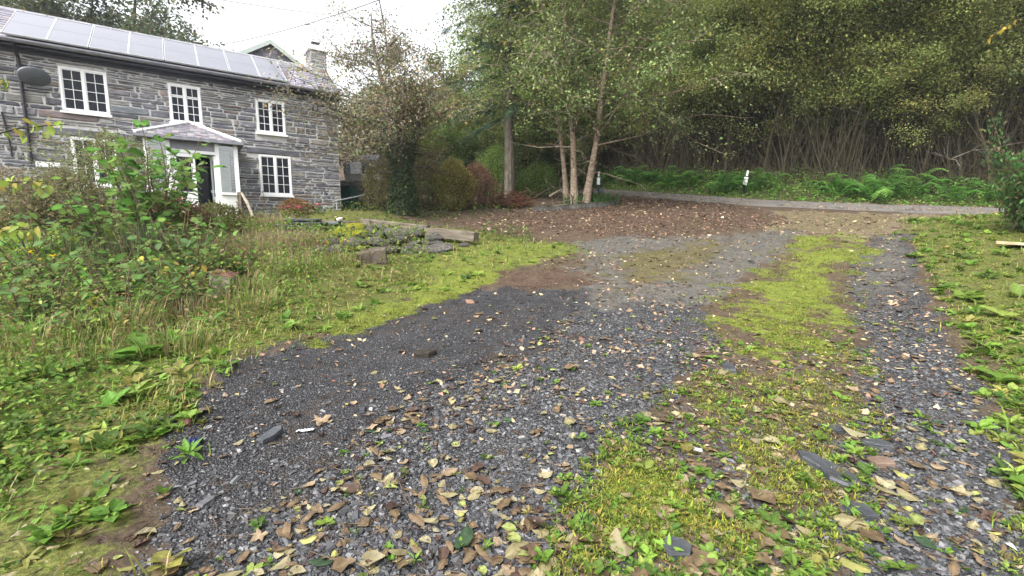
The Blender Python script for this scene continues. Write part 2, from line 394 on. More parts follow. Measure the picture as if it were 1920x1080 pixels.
# ------------------------------------------------------------------ ground zones (outlines on the ground, in metres)
def zone(*px): return np.array([hit(*p) for p in px])
Z = dict(
 fine=zone((250,1090),(285,960),(310,850),(360,760),(420,690),(560,640),(690,600),(800,570),(900,545),(960,535),(1110,545),(1120,560),(1060,600),(1000,650),(880,690),(790,740),(720,780),(640,850),(560,930),(480,990),(430,1090)),
 gravel=zone((150,1700),(250,1090),(430,1090),(480,990),(560,930),(720,780),(880,690),(1000,650),(1060,600),(1150,560),(1320,560),(1330,640),(1280,720),(1180,800),(1110,880),(1080,1000),(1040,1090),(1000,1700)),
 patch=zone((1075,455),(1180,442),(1240,450),(1235,465),(1150,474),(1090,468)),
 upper=zone((1380,462),(1500,428),(1490,450),(1420,500),(1340,562),(1140,562),(1250,535),(1330,505)),
 rut=zone((1605,470),(1640,440),(1715,438),(1715,475),(1740,540),(1780,620),(1850,720),(1910,850),(1960,1100),(2000,1700),(1560,1700),(1590,1100),(1610,950),(1640,850),(1620,700),(1595,600),(1590,540)),
 mid=zone((1330,640),(1480,640),(1600,610),(1640,850),(1610,950),(1590,1090),(1560,1700),(1000,1700),(1050,1090),(1090,1000),(1120,880),(1190,800),(1290,720)),
 mossmid=zone((1470,445),(1600,440),(1620,480),(1590,540),(1600,610),(1590,690),(1480,670),(1400,640),(1328,600),(1335,570),(1400,520),(1450,470)),
 mossfg=zone((1150,900),(1260,880),(1300,950),(1400,1010),(1390,1070),(1250,1000),(1150,980)),
 mossedge=zone((560,645),(690,590),(800,545),(880,505),(950,520),(890,545),(800,575),(700,610),(600,650)),
 mossyard=zone((720,540),(800,470),(900,450),(1100,452),(1130,490),(1050,500),(930,508),(860,540),(780,570)),
 olive=zone((1180,475),(1330,447),(1390,455),(1330,510),(1250,535),(1180,540),(1120,505)),
 yard=zone((1050,470),(1180,438),(1400,432),(1510,425),(1500,470),(1400,525),(1345,575),(1140,575),(1105,545),(1050,503)),
 brown=zone((920,512),(1050,503),(1115,532),(1000,548),(930,530)),
 litter=zone((860,412),(1010,388),(1150,368),(1250,372),(1420,392),(1470,415),(1390,436),(1180,440),(900,432)),
 tan=zone((1440,394),(1700,402),(1860,396),(1730,412),(1700,450),(1650,470),(1600,440),(1470,440),(1430,430)),
 right=zone((1700,412),(1860,396),(2100,388),(2900,500),(3200,1500),(2000,1700),(1960,1100),(1910,850),(1850,720),(1780,620),(1740,530),(1690,450)),
 left=zone((285,960),(310,850),(360,760),(420,690),(560,640),(690,600),(800,560),(900,520),(1110,468),(900,432),(760,410),(500,402),(-700,430),(-1700,900),(-400,1700),(150,1700),(250,1090)),
)

def sdf(P, X, Y):                                # signed distance to an outline, + inside
    best = np.full(X.shape, 1e9); ins = np.zeros(X.shape, bool)
    for a, b in zip(P, np.roll(P, -1, axis=0)):
        d = b - a; L = d @ d + 1e-12
        t = np.clip(((X - a[0]) * d[0] + (Y - a[1]) * d[1]) / L, 0, 1)
        best = np.minimum(best, np.hypot(X - a[0] - t * d[0], Y - a[1] - t * d[1]))
        c = ((a[1] > Y) != (b[1] > Y)); 
        with np.errstate(divide='ignore', invalid='ignore'):
            xi = a[0] + (Y - a[1]) / (b[1] - a[1]) * d[0]
        ins ^= c & (X < xi)
    return np.where(ins, best, -best)

def zm(k, X, Y, w=0.18, rag=0.25, s=0):          # 0..1 mask with a ragged, soft edge
    d = sdf(Z[k], X, Y) + rag * (fbm(X * 3.1, Y * 3.1, 21 + s, 3) - 0.5) * 2
    return sstep(-w, w, d)

def masks(X, Y):
    rd = poly_dist(FAR_EDGE, X, Y)
    m = {}
    m['gravel'] = np.clip(zm('fine', X, Y) + zm('gravel', X, Y) + .42 * zm('mid', X, Y) + zm('patch', X, Y, 0.3) + 0.85 * zm('upper', X, Y, 0.3, .4) + .58 * zm('yard', X, Y, .6, .8) + zm('rut', X, Y), 0, 1)
    m['fine'] = zm('fine', X, Y, .42, .35)
    m['moss'] = np.clip(0.92 * zm('mossmid', X, Y, .5, .7) * (.55 + .45 * sstep(.3, .55, fbm(X * 2.2, Y * 2.2, 8))) + zm('mossfg', X, Y, .08, .1) + 1.0 * zm('mossedge', X, Y, .15, .25) + 0.46 * zm('mossyard', X, Y, .5, .7) + 0.30 * zm('olive', X, Y, .6, .8) + 0.25 * zm('tan', X, Y, .5, .6) + 0.22 * zm('right', X, Y, .3) + .5 * zm('mid', X, Y, .25, .35) * sstep(.30, .62, fbm(X * 1.9, Y * 1.9, 15)) + .2 * zm('left', X, Y, .3, .3), 0, 1)
    m['litter'] = np.clip(zm('litter', X, Y, 1.3, 1.6) + sstep(0.6, 2.2, rd) + 0.22 * zm('mid', X, Y) + 0.8 * zm('brown', X, Y, .2, .2), 0, 1)
    m['grass'] = np.clip(0.8 * zm('left', X, Y, .25) + 0.75 * zm('right', X, Y, .3) + 0.12 * zm('mid', X, Y), 0, 1)
    m['tan'] = zm('tan', X, Y, 1.2, 1.2)
    m['dust_sheen'] = np.clip(.85 * zm('yard', X, Y, .6, .5) + zm('patch', X, Y, .5, .3) + .9 * zm('upper', X, Y, .6, .4) + .7 * zm('rut', X, Y, .3) * sstep(4.0, 7.5, Y) + .45 * zm('gravel', X, Y, .3) * sstep(5.0, 8.0, Y), 0, 1)  # dusty yard gravel, plus grazing sky reflection painted on patches and tracks
    m['olive'] = np.clip(.8 * zm('olive', X, Y, .6, .8) + 0.6 * zm('tan', X, Y, .6, .6), 0, 1)
    return m, rd

# ------------------------------------------------------------------ ground sheet
def axis(lo, hi, dense_lo, dense_hi, step, grow):
    a = list(np.arange(dense_lo, dense_hi + 1e-6, step)); s = step
    while a[-1] < hi: s *= grow; a.append(a[-1] + s)
    s = step; f = [a[0]]
    while f[-1] > lo: s *= grow; f.append(f[-1] - s)
    return np.array(f[:0:-1] + a)
gx = axis(-220, 220, -7.0, 8.0, 0.075, 1.06); gy = axis(-40, 300, 1.2, 9.0, 0.068, 1.036)
GX, GY = np.meshgrid(gx, gy)
GZ = ground(GX, GY)
mk, RD = masks(GX, GY)
GZ = GZ + 0.03 * mk['moss'] * fbm(GX * 9, GY * 9, 5) * sstep(14, 9, GY) + 0.02 * mk['grass'] * sstep(14, 9, GY)
me = bpy.data.meshes.new('ground')
nx, ny = len(gx), len(gy)
ii = np.arange((ny - 1) * nx).reshape(ny - 1, nx)[:, :-1].ravel()
mbg = MB().add(np.stack([GX, GY, GZ], -1).reshape(-1, 3), np.stack([ii, ii + 1, ii + nx + 1, ii + nx], -1))
me = mbg.mesh('ground', None, True)
for nm, chans in (('zone_a', ('gravel', 'moss', 'litter')), ('zone_b', ('grass', 'fine', 'tan')), ('zone_c', ('olive', 'dust_sheen', 'olive'))):
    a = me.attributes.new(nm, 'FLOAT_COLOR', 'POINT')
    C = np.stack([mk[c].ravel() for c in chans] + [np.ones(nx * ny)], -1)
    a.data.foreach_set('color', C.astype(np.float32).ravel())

def ground_mat():
    m = bpy.data.materials.new('yard_ground'); nt, N, L, P = nodes_of(m)
    geo = N.new('ShaderNodeNewGeometry')
    def noise(scale, det=6, rough=0.65, kind='ShaderNodeTexNoise'):
        n = N.new(kind); n.inputs['Scale'].default_value = scale
        if kind == 'ShaderNodeTexNoise': n.inputs['Detail'].default_value = det; n.inputs['Roughness'].default_value = rough
        L.new(geo.outputs['Position'], n.inputs['Vector']); return n
    def attr(name):
        a = N.new('ShaderNodeAttribute'); a.attribute_name = name
        s = N.new('ShaderNodeSeparateColor'); L.new(a.outputs['Color'], s.inputs[0]); return s.outputs
    A, B, Cc = attr('zone_a'), attr('zone_b'), attr('zone_c')
    nz_mid, nz_fine, nz_big = noise(7, 8), noise(38, 6), noise(1.1, 5)
    def mask(sock, nz, amp=0.9, lo=0.42, hi=0.58):
        s = N.new('ShaderNodeMath'); s.operation = 'SUBTRACT'; L.new(nz.outputs['Fac'], s.inputs[0]); s.inputs[1].default_value = 0.5
        a = N.new('ShaderNodeMath'); a.operation = 'MULTIPLY_ADD'; L.new(s.outputs[0], a.inputs[0]); a.inputs[1].default_value = amp; L.new(sock, a.inputs[2])
        r = N.new('ShaderNodeMapRange'); r.interpolation_type = 'SMOOTHSTEP'; r.inputs['From Min'].default_value = lo; r.inputs['From Max'].default_value = hi; L.new(a.outputs[0], r.inputs['Value'])
        return r.outputs['Result']
    def col(nz, *stops): r = ramp(N, list(stops)); L.new(nz.outputs['Fac'], r.inputs[0]); return r.outputs[0]
    def mix(f, a, b):
        x = N.new('ShaderNodeMix'); x.data_type = 'RGBA'; L.new(f, x.inputs[0]); L.new(a, x.inputs[6]); L.new(b, x.inputs[7]); return x.outputs[2]
    soil = col(nz_fine, (0.3, (0.035, 0.025, 0.018)), (0.6, (0.095, 0.07, 0.048)), (0.8, (0.17, 0.125, 0.085)))
    # stones: a cell pattern, each cell with its own grey
    vo = noise(75, kind='ShaderNodeTexVoronoi'); vo.inputs['Randomness'].default_value = 1
    vs_ = N.new('ShaderNodeSeparateColor'); L.new(vo.outputs['Color'], vs_.inputs[0])
    gr = ramp(N, [(0.0, (0.016, 0.016, 0.018)), (0.5, (0.045, 0.046, 0.050)), (0.85, (0.085, 0.086, 0.091)), (1.0, (0.20, 0.20, 0.205))]); L.new(vs_.outputs[0], gr.inputs[0])
    vf = noise(190, kind='ShaderNodeTexVoronoi'); vfs = N.new('ShaderNodeSeparateColor'); L.new(vf.outputs['Color'], vfs.inputs[0])
    fr = ramp(N, [(0.0, (0.013, 0.013, 0.015)), (0.6, (0.038, 0.038, 0.042)), (0.93, (0.065, 0.065, 0.07)), (1.0, (0.24, 0.24, 0.245))]); L.new(vfs.outputs[0], fr.inputs[0])
    c = soil
    tanc = col(nz_mid, (0.3, (0.085, 0.066, 0.048)), (0.55, (0.16, 0.127, 0.09)), (0.75, (0.24, 0.195, 0.14)))
    c = mix(mask(B[2], nz_big, 0.6), c, tanc)
    grassc = col(nz_fine, (0.3, (0.035, 0.032, 0.014)), (0.5, (0.085, 0.10, 0.022)), (0.7, (0.17, 0.165, 0.05)))
    c = mix(mask(B[0], nz_mid, 1.8, 0.40, 0.75), c, grassc)
    stones = mix(mask(B[1], nz_mid, 0.5), gr.outputs[0], fr.outputs[0])
    dirt = N.new('ShaderNodeMix'); dirt.data_type = 'RGBA'; L.new(mask(nz_mid.outputs['Fac'], nz_big, 0.9, 0.55, 0.75), dirt.inputs[0]); L.new(stones, dirt.inputs[6]); dirt.inputs[7].default_value = (0.06, 0.045, 0.035, 1)
    gm = mask(A[0], nz_mid, 1.3, .38, .62)
    dusty_sheen = col(nz_fine, (0.3, (0.062, 0.058, 0.052)), (0.55, (0.118, 0.112, 0.102)), (0.75, (0.19, 0.182, 0.165)))  # dry grey gravel tone that also carries the painted sky sheen
    c = mix(gm, c, mix(mask(Cc[1], nz_mid, .9, .3, .9), dirt.outputs[2], dusty_sheen))
    olivec = col(nz_fine, (0.3, (0.065, 0.055, 0.03)), (0.6, (0.12, 0.105, 0.045)), (0.75, (0.17, 0.15, 0.075)))
    c = mix(mask(Cc[0], nz_mid, 1.8, 0.38, 0.85), c, olivec)
    litc = col(nz_fine, (0.3, (0.03, 0.02, 0.015)), (0.5, (0.065, 0.043, 0.031)), (0.62, (0.115, 0.075, 0.052)), (0.75, (0.24, 0.17, 0.12)))
    c = mix(mask(A[2], nz_mid, 1.5, 0.38, 0.70), c, litc)
    mossc = col(nz_fine, (0.30, (0.045, 0.058, 0.012)), (0.5, (0.108, 0.135, 0.022)), (0.70, (0.22, 0.245, 0.04)))
    mm = mask(A[1], nz_mid, 2.2, 0.42, 0.78); c = mix(mm, c, mossc)
    n4 = noise(4.2, 7, 0.75); v4 = ramp(N, [(0.30, (0.48, 0.46, 0.44)), (0.5, (0.88, 0.87, 0.85)), (0.70, (1.18, 1.17, 1.12))]); L.new(n4.outputs['Fac'], v4.inputs[0])
    mv = N.new('ShaderNodeMix'); mv.data_type = 'RGBA'; mv.blend_type = 'MULTIPLY'; mv.inputs[0].default_value = 1; L.new(c, mv.inputs[6]); L.new(v4.outputs[0], mv.inputs[7])
    L.new(mv.outputs[2], P.inputs['Base Color'])
    P.inputs['Roughness'].default_value = 0.85; P.inputs['Specular IOR Level'].default_value = 0.15
    # relief
    h = N.new('ShaderNodeMix'); h.data_type = 'FLOAT'; L.new(gm, h.inputs[0]); L.new(nz_fine.outputs['Fac'], h.inputs[2])
    iv = N.new('ShaderNodeMath'); iv.operation = 'SUBTRACT'; iv.inputs[0].default_value = 1; L.new(vo.outputs['Distance'], iv.inputs[1]); L.new(iv.outputs[0], h.inputs[3])
    b = N.new('ShaderNodeBump'); b.inputs['Strength'].default_value = 0.9; b.inputs['Distance'].default_value = 0.02; L.new(h.outputs[0], b.inputs['Height']); L.new(b.outputs[0], P.inputs['Normal'])
    return m
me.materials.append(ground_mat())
tag(link('ground', me), 'sloping yard of slate gravel, moss, weeds and bare earth', kind='structure')

# road: asphalt lane along the foot of the wood
def road():
    P = FAR_EDGE; pts = []
    for a, b in zip(P[:-1], P[1:]):
        n = max(2, int(np.linalg.norm(b - a) / 0.6)); pts += [a + (b - a) * t for t in np.linspace(0, 1, n, endpoint=False)]
    pts = np.array(pts); k = np.ones(7) / 7
    sm = np.stack([np.convolve(np.pad(pts[:, i], 3, 'edge'), k, 'valid') for i in (0, 1)], 1)
    T = np.gradient(sm, axis=0); T /= np.linalg.norm(T, axis=1)[:, None]; Nn = np.stack([-T[:, 1], T[:, 0]], 1)
    rd = poly_dist(FAR_EDGE, sm[:, 0] + Nn[:, 0], sm[:, 1] + Nn[:, 1]); Nn *= -np.sign(np.median(rd))
    cs = np.linspace(0.1, ROAD_W, 8)
    V = sm[:, None] + Nn[:, None] * (cs[None, :, None] + (fbm(sm[:, 0] * 1.3, sm[:, 1] * 1.3, 4)[:, None, None] - .5) * np.where(cs > 2.2, .9, np.where(cs < .2, .2, 0))[None, :, None])
    zz = ground(V[..., 0], V[..., 1], False) + 0.035 + 0.03 * (1 - ((cs - 1.4) / 1.4) ** 2)[None] - np.where(cs > 2.5, .05, 0)[None]
    V3 = np.concatenate([V, zz[..., None]], -1); n, m_ = V3.shape[:2]
    i = (np.arange(n - 1)[:, None] * m_ + np.arange(m_ - 1)[None]).ravel()
    f = np.stack([i, i + 1, i + m_ + 1, i + m_], -1)
    mat = surf('lane_asphalt', (0.075, 0.07, 0.066), (0.125, 0.118, 0.11), 1.6, 0.9, 0.5, 140, 0.12, c3=(0.11, 0.085, 0.064), dist=0.006)
    o = MB().add(V3.reshape(-1, 3), f).build('road', mat)
    if o.data.polygons[0].normal.z < 0: o.data.flip_normals()
    tag(o, 'narrow grey asphalt lane along the foot of the wood', kind='structure')
road()

# ------------------------------------------------------------------ house (local x = along the front to the right, y = into the house, z up)
TH_H = math.atan2(WD[1], WD[0])
house = thing('stone_cottage', 'long grey slate-stone cottage with white windows and solar panels', 'house', (HOUSE[0], HOUSE[1], HOUSE_Z), TH_H)
hr = np.random.default_rng(5)
ZB = -HOUSE_Z
WIN = {  # u0, u1 (metres left of the right-hand corner), z0, z1 absolute
 'w1': (5.86, 6.78, 4.59, 5.68), 'w2': (3.82, 4.57, 4.60, 5.66), 'w3': (1.62, 2.42, 4.58, 5.58), 'w4': (1.53, 2.43, 2.68, 3.92), 'w5': (5.82, 6.70, 2.75, 3.96)}
DOOR = (3.55, 4.67, 1.95, 3.70)
HOLES = [(-b, -a, c + ZB, d + ZB) for a, b, c, d in WIN.values()] + [(-DOOR[1], -DOOR[0], 0.0, DOOR[3] + ZB)]
WL, WR, WT, WB, DEEP = -10.6, 0.0, 6.0 + ZB, -0.35, 3.4

def holed_wall(mb, x0, x1, z0, z1, y, holes, depth=0.22):
    xs = sorted({x0, x1, *[h[0] for h in holes], *[h[1] for h in holes]}); zs = sorted({z0, z1, *[h[2] for h in holes], *[h[3] for h in holes]})
    for a, b in zip(xs[:-1], xs[1:]):
        for c, d in zip(zs[:-1], zs[1:]):
            mx, mz = (a + b) / 2, (c + d) / 2
            if any(h[0] < mx < h[1] and h[2] < mz < h[3] for h in holes): continue
            mb.add([(a, y, c), (b, y, c), (b, y, d), (a, y, d)], np.array([(0, 1, 2, 3)]))
    for a, b, c, d in holes:
        for q in (((a, y, c), (a, y, d), (a, y + depth, d), (a, y + depth, c)), ((b, y, d), (b, y, c), (b, y + depth, c), (b, y + depth, d)),
                  ((a, y, d), (b, y, d), (b, y + depth, d), (a, y + depth, d)), ((b, y, c), (a, y, c), (a, y + depth, c), (b, y + depth, c))):
            mb.add(q, np.array([(0, 1, 2, 3)]))
mb = MB(); holed_wall(mb, WL, WR, WB, WT, 0.0, HOLES)
mb.add([(0, 0, WB), (0, DEEP, WB), (0, DEEP, WT), (0, DEEP / 2, WT + 1.25), (0, 0, WT)], np.array([(0, 1, 2, 3, 4)]))
mb.add([(WL, 0, WB), (WL, DEEP, WB), (WL, DEEP, WT), (WL, DEEP / 2, WT + 1.25), (WL, 0, WT)], np.array([(4, 3, 2, 1, 0)]))
mb.add([(WL, DEEP, WB), (WR, DEEP, WB), (WR, DEEP, WT), (WL, DEEP, WT)], np.array([(3, 2, 1, 0)]))
mb.add([(WL, 0.6, WB), (WR, 0.6, WB), (WR, 0.6, WT), (WL, 0.6, WT)], np.array([(0, 1, 2, 3)]))      # dark rooms end on an inner wall
wall = mb.build('wall', M_MORTAR, house)

STONE_COL = [(0.20, 0.205, 0.23), (0.26, 0.26, 0.275), (0.16, 0.165, 0.19), (0.32, 0.315, 0.305), (0.23, 0.195, 0.185), (0.28, 0.265, 0.25), (0.13, 0.137, 0.16)]
def stone_geo(x0, x1, z0, z1, proud, r, side=False):
    w_, h_ = x1 - x0, z1 - z0; e = min(0.022, 0.22 * min(w_, h_)); n = 5
    # outline with slightly wavy long edges
    t = np.linspace(0, 1, n)
    top = [(x0 + w_ * q, z1 + r.normal(0, 0.006) - (0.012 * r.random() if q in (0, 1) else 0)) for q in t]
    bot = [(x0 + w_ * q, z0 + r.normal(0, 0.006) + (0.012 * r.random() if q in (0, 1) else 0)) for q in t]
    sk0, sk1 = r.normal(0, 0.012, 2); top[0] = (top[0][0] + sk0, top[0][1]); top[-1] = (top[-1][0] + sk1, top[-1][1])
    ring = np.array(bot + top[::-1]); c = ring.mean(0)
    inn = c + (ring - c) * np.array([1 - 2 * e / max(w_, .05), 1 - 2 * e / max(h_, .05)])
    m = len(ring)
    y1 = -proud + r.normal(0, 0.004, m)
    V = np.concatenate([np.c_[ring[:, 0], np.full(m, 0.03), ring[:, 1]], np.c_[ring[:, 0], np.full(m, -proud * 0.35), ring[:, 1]], np.c_[inn[:, 0], y1, inn[:, 1]]])
    if side: V = np.c_[-V[:, 1], V[:, 0], V[:, 2]]
    i = np.arange(m); j = (i + 1) % m
    Fq = [np.concatenate([np.stack([i, j, j + m, i + m], -1), np.stack([i + m, j + m, j + 2 * m, i + 2 * m], -1)]),
          np.array([(2 * m + k, 2 * m + k + 1, 3 * m - 2 - k, 3 * m - 1 - k) for k in range(n - 1)])]
    return V, Fq
stones = []
def lay(x0, x1, z0, z1, holes, side=False):
    z = z0
    while z < z1 - 0.03:
        h = float(hr.choice([0.055, 0.08, 0.11, 0.15, 0.2], p=[.2, .3, .26, .16, .08])); h = min(h, z1 - z)
        x = x0 + hr.uniform(0, .02)
        while x < x1 - 0.04:
            l = float(np.clip(hr.lognormal(-0.95, 0.55), 0.12, 1.1)) * (0.6 + 2.2 * h if h > .1 else 1)
            e = min(x + l, x1)
            if x1 - e < 0.12: e = x1
            clash = [q for q in holes if q[2] - 0.015 < z + h and q[3] + 0.015 > z and q[0] < e and q[1] > x]
            if clash:
                q = min(clash, key=lambda k: k[0])
                if q[0] - x > 0.07: e = q[0]
                else: x = q[1] + 0.004; continue
            g = hr.uniform(0.012, 0.030)
            if e - x > 0.06 and h > 0.03:
                zz0, zz1 = z + g / 2 + hr.uniform(0, .008), z + h - g / 2
                if h > 0.14 and hr.random() < 0.45:          # two thin stones in one course
                    zm_ = z + h * hr.uniform(.4, .6)
                    stones.append((*stone_geo(x + g, e - g, zz0, zm_ - .008, hr.uniform(.012, .035), hr, side), (e - x) * h / 2, side))
                    stones.append((*stone_geo(x + g, e - g, zm_ + .008, zz1, hr.uniform(.012, .035), hr, side), (e - x) * h / 2, side))
                else: stones.append((*stone_geo(x + g, e - g, zz0, zz1, hr.uniform(.010, .042), hr, side), (e - x) * h, side))
            x = e
        z += h
LINT = [(-2.75, -1.25, 3.93 + ZB, 4.13 + ZB), (-7.0, -5.6, 3.97 + ZB, 4.17 + ZB), (-5.2, -3.0, 3.95 + ZB, 4.02 + ZB)]
lay(-8.6, WR - 0.003, 0.0, WT - 0.12, HOLES + LINT)
for a, b, c, d in LINT[:2]: stones.append((*stone_geo(a, b, c + .01, d - .01, .03, hr), 9.0, False))
lay(0.003, DEEP, 0.0, WT, [], True)
order = sorted(range(len(stones)), key=lambda i: -stones[i][2] * (0.0 if stones[i][3] else 1))
rest = MB()
for rank, i in enumerate(order):
    V, Fq, ar, sd = stones[i]; c = .82 * pick(STONE_COL, 1, hr, .17, [.22, .2, .17, .12, .1, .12, .07], .12)[0]
    if ar > 8: c = np.array([0.11, 0.115, 0.135])
    if rank < 280: MB().add(V, Fq, c).build('stone', M_STONE, wall)
    else: rest.add(V, Fq, c)
o = rest.build('small_stones', M_STONE, wall); o['kind'] = 'stuff'

def window(u0, u1, z0, z1, rows, lights=False, split=0.5):
    x0, x1, a, b = -u1, -u0, z0 + ZB, z1 + ZB
    w_ = link('window', None, house, (x0, 0, a)); W, H = x1 - x0, b - a
    fr = MB(); t = 0.046; y0, y1 = -0.035, 0.06
    box(fr, (0.001, y0, 0.001), (t, y1, H - .001)); box(fr, (W - t, y0, 0.001), (W - .001, y1, H - .001)); box(fr, (t, y0, H - t), (W - t, y1, H - .001)); box(fr, (t, y0, .001), (W - t, y1, t + .01))
    mx = W * split; box(fr, (mx - .024, y0, t + .01), (mx + .024, y1, H - t))
    fr.build('frame', M_WHITE, w_)
    s = MB(); box(s, (-0.04, -0.10, -0.055), (W + 0.04, 0.05, -0.001)); s.build('sill', M_WHITE, w_)
    pane_mesh = {}
    def sash(xa, xb, za, zb, cols, rws):
        sm = MB(); q = 0.023; ya, yb = -0.022, 0.045
        box(sm, (xa, ya, za), (xa + q, yb, zb)); box(sm, (xb - q, ya, za), (xb, yb, zb)); box(sm, (xa + q, ya, za), (xb - q, yb, za + q)); box(sm, (xa + q, ya, zb - q), (xb - q, yb, zb))
        ix0, ix1, iz0, iz1 = xa + q, xb - q, za + q, zb - q; g = 0.013
        cw = (ix1 - ix0 - g * (cols - 1)) / cols; rh = (iz1 - iz0 - g * (rws - 1)) / rws
        for k in range(1, cols): xx = ix0 + k * (cw + g) - g; box(sm, (xx, ya + .004, iz0), (xx + g, yb - .01, iz1))
        for k in range(1, rws):
            zz = iz0 + k * (rh + g) - g
            for c in range(cols): box(sm, (ix0 + c * (cw + g), ya + .004, zz), (ix0 + c * (cw + g) + cw, yb - .01, zz + g))
        sm.build('sash', M_WHITE, w_)
        key = (round(cw, 4), round(rh, 4))
        if key not in pane_mesh:
            p = MB(); box(p, (0, 0.008, 0), (cw, 0.014, rh)); pane_mesh[key] = p.mesh('pane', M_PANE)
        for c in range(cols):
            for r_ in range(rws):
                link('pane', pane_mesh[key], w_, (ix0 + c * (cw + g), hr.normal(0, .001), iz0 + r_ * (rh + g)), (hr.normal(0, .006), 0, hr.normal(0, .006)))
    top = H - t - .001; bot = t + .012
    for xa, xb in ((t + .001, mx - .025), (mx + .025, W - t - .001)):
        if lights:
            sash(xa, xb, bot, bot + (top - bot) * .70, 2, 3); sash(xa, xb, bot + (top - bot) * .72, top, 2, 1)
        else: sash(xa, xb, bot, top, 2, rows)
    return w_
window(*WIN['w1'], 4); window(*WIN['w2'], 4, True); window(*WIN['w3'], 4); window(*WIN['w4'], 4); window(*WIN['w5'], 3)

# roof: slope 33 degrees
PA = R(33); EAVE_Y, EAVE_Z = -0.30, 6.06 + ZB; RUN = DEEP / 2 + 0.30; SL = RUN / math.cos(PA)
def on_roof(u, s, lift=0): return np.array([-u, EAVE_Y + s * math.cos(PA) - lift * math.sin(PA), EAVE_Z + s * math.sin(PA) + lift * math.cos(PA)])
RL, RR = 10.7, -0.12
rb = MB()
A, Bq, Cq, D = on_roof(RL, 0), on_roof(RR, 0), on_roof(RR, SL), on_roof(RL, SL); dn = np.array([0, math.sin(PA), -math.cos(PA)]) * 0.06
rb.add([A, Bq, Cq, D, A + dn, Bq + dn, Cq + dn, D + dn], np.array([(0, 1, 2, 3), (7, 6, 5, 4), (0, 4, 5, 1), (1, 5, 6, 2), (3, 7, 4, 0)]), (0.16, 0.16, 0.18))
E2 = np.array([-RL, DEEP + .3, EAVE_Z]); F2 = np.array([-RR, DEEP + .3, EAVE_Z])
rb.add([D, Cq, F2, E2], np.array([(0, 1, 2, 3)]), (0.16, 0.16, 0.18))
roof = rb.build('roof', M_SLATE, house)
sb = MB(); row = 0; s = 0.0
while s < SL - 0.05:
    u = RL - (0.13 if row % 2 else 0)
    while u > RR + 0.05:
        u2 = max(RR, u - 0.26); l0, l1 = 0.022 + hr.uniform(0, .006), 0.012
        e = min(s + 0.21, SL)
        V = [on_roof(u - .004, s, l0), on_roof(u2 + .004, s, l0), on_roof(u2 + .004, e, l1), on_roof(u - .004, e, l1), on_roof(u - .004, s, .002), on_roof(u2 + .004, s, .002)]
        if not (1.75 < u and u2 < 7.4 and 0.35 < s and e < 1.9) and u < 9.2:
            sb.add(V, np.array([(0, 1, 2, 3), (4, 5, 1, 0)]), pick([(0.20, 0.20, 0.23), (0.26, 0.25, 0.27), (0.16, 0.16, 0.19)], 1, hr)[0])
        u = u2
    s += 0.19; row += 1
o = sb.build('slates', M_SLATE, roof); o['kind'] = 'stuff'
rm = MB()
for k in range(24):
    a, b = RL - k * .45, RL - (k + 1) * .45 + .012
    P3 = [on_roof(uu, SL) for uu in (a, b)]
    for sg in (1, -1): pass
    V = []
    for p in P3: V += [p + np.array([0, -.16, -.075]), p + np.array([0, 0, .05]), p + np.array([0, .16, -.075])]
    rm.add(V, np.array([(0, 3, 4, 1), (1, 4, 5, 2)]), (0.24, 0.24, 0.26))
rm.build('ridge_tiles', M_SLATE, roof)
fb = MB(); box(fb, (-RL, -0.06, 5.84 + ZB), (0.1, -0.035, 6.02 + ZB)); box(fb, (-RL, -0.29, 5.93 + ZB), (0.1, -0.062, 5.96 + ZB)); fb.build('fascia', M_FASCIA, house)  # shadow band under the gutter is put into the boards' dark colour
gt = MB(); th = np.linspace(math.pi, 2 * math.pi, 7); ring = np.c_[0.065 * np.cos(th) - 0.36, 0.065 * np.sin(th) + 6.045 + ZB]
V = np.concatenate([np.c_[np.full(7, x), ring] for x in (-RL, 0.15)]); gt.add(V, np.array([(i, i + 1, i + 8, i + 7) for i in range(6)]))
box(gt, (-RL, -0.435, 6.03 + ZB), (0.15, -0.422, 6.065 + ZB)); gt.build('gutter', M_GUTTER, house)

# solar panels, each with its frame and two cell fields
PU = np.linspace(7.64, 1.53, 9)
for k in range(8):
    a, b = PU[k] - .004, PU[k + 1] + (.014 if k % 2 else .004); s0, s1 = -0.02, 1.96
    o = link('solar_panel', None, house)
    f = MB()
    def slab(mbx, ua, ub, sa, sb_, l0, l1):
        V = [on_roof(ua, sa, l0), on_roof(ub, sa, l0), on_roof(ub, sb_, l0), on_roof(ua, sb_, l0), on_roof(ua, sa, l1), on_roof(ub, sa, l1), on_roof(ub, sb_, l1), on_roof(ua, sb_, l1)]
        mbx.add(V, np.array([(0, 3, 2, 1), (4, 5, 6, 7), (0, 1, 5, 4), (1, 2, 6, 5), (2, 3, 7, 6), (3, 0, 4, 7)]))
    t = .013
    slab(f, a, a - t, s0, s1, .09, .13); slab(f, b + t, b, s0, s1, .09, .13); slab(f, a - t, b + t, s0, s0 + t, .09, .13); slab(f, a - t, b + t, s1 - t, s1, .09, .13)
    f.build('frame', M_ALU, o)
    g = MB(); mid = (s0 + s1) / 2
    slab(g, a - t, b + t, s0 + t, mid - .006, .10, .122); slab(g, a - t, b + t, mid + .006, s1 - t, .10, .122); slab(g, a - t, b + t, mid - .006, mid + .006, .10, .119)
    g.build('cell_glass', M_SOLAR, o)

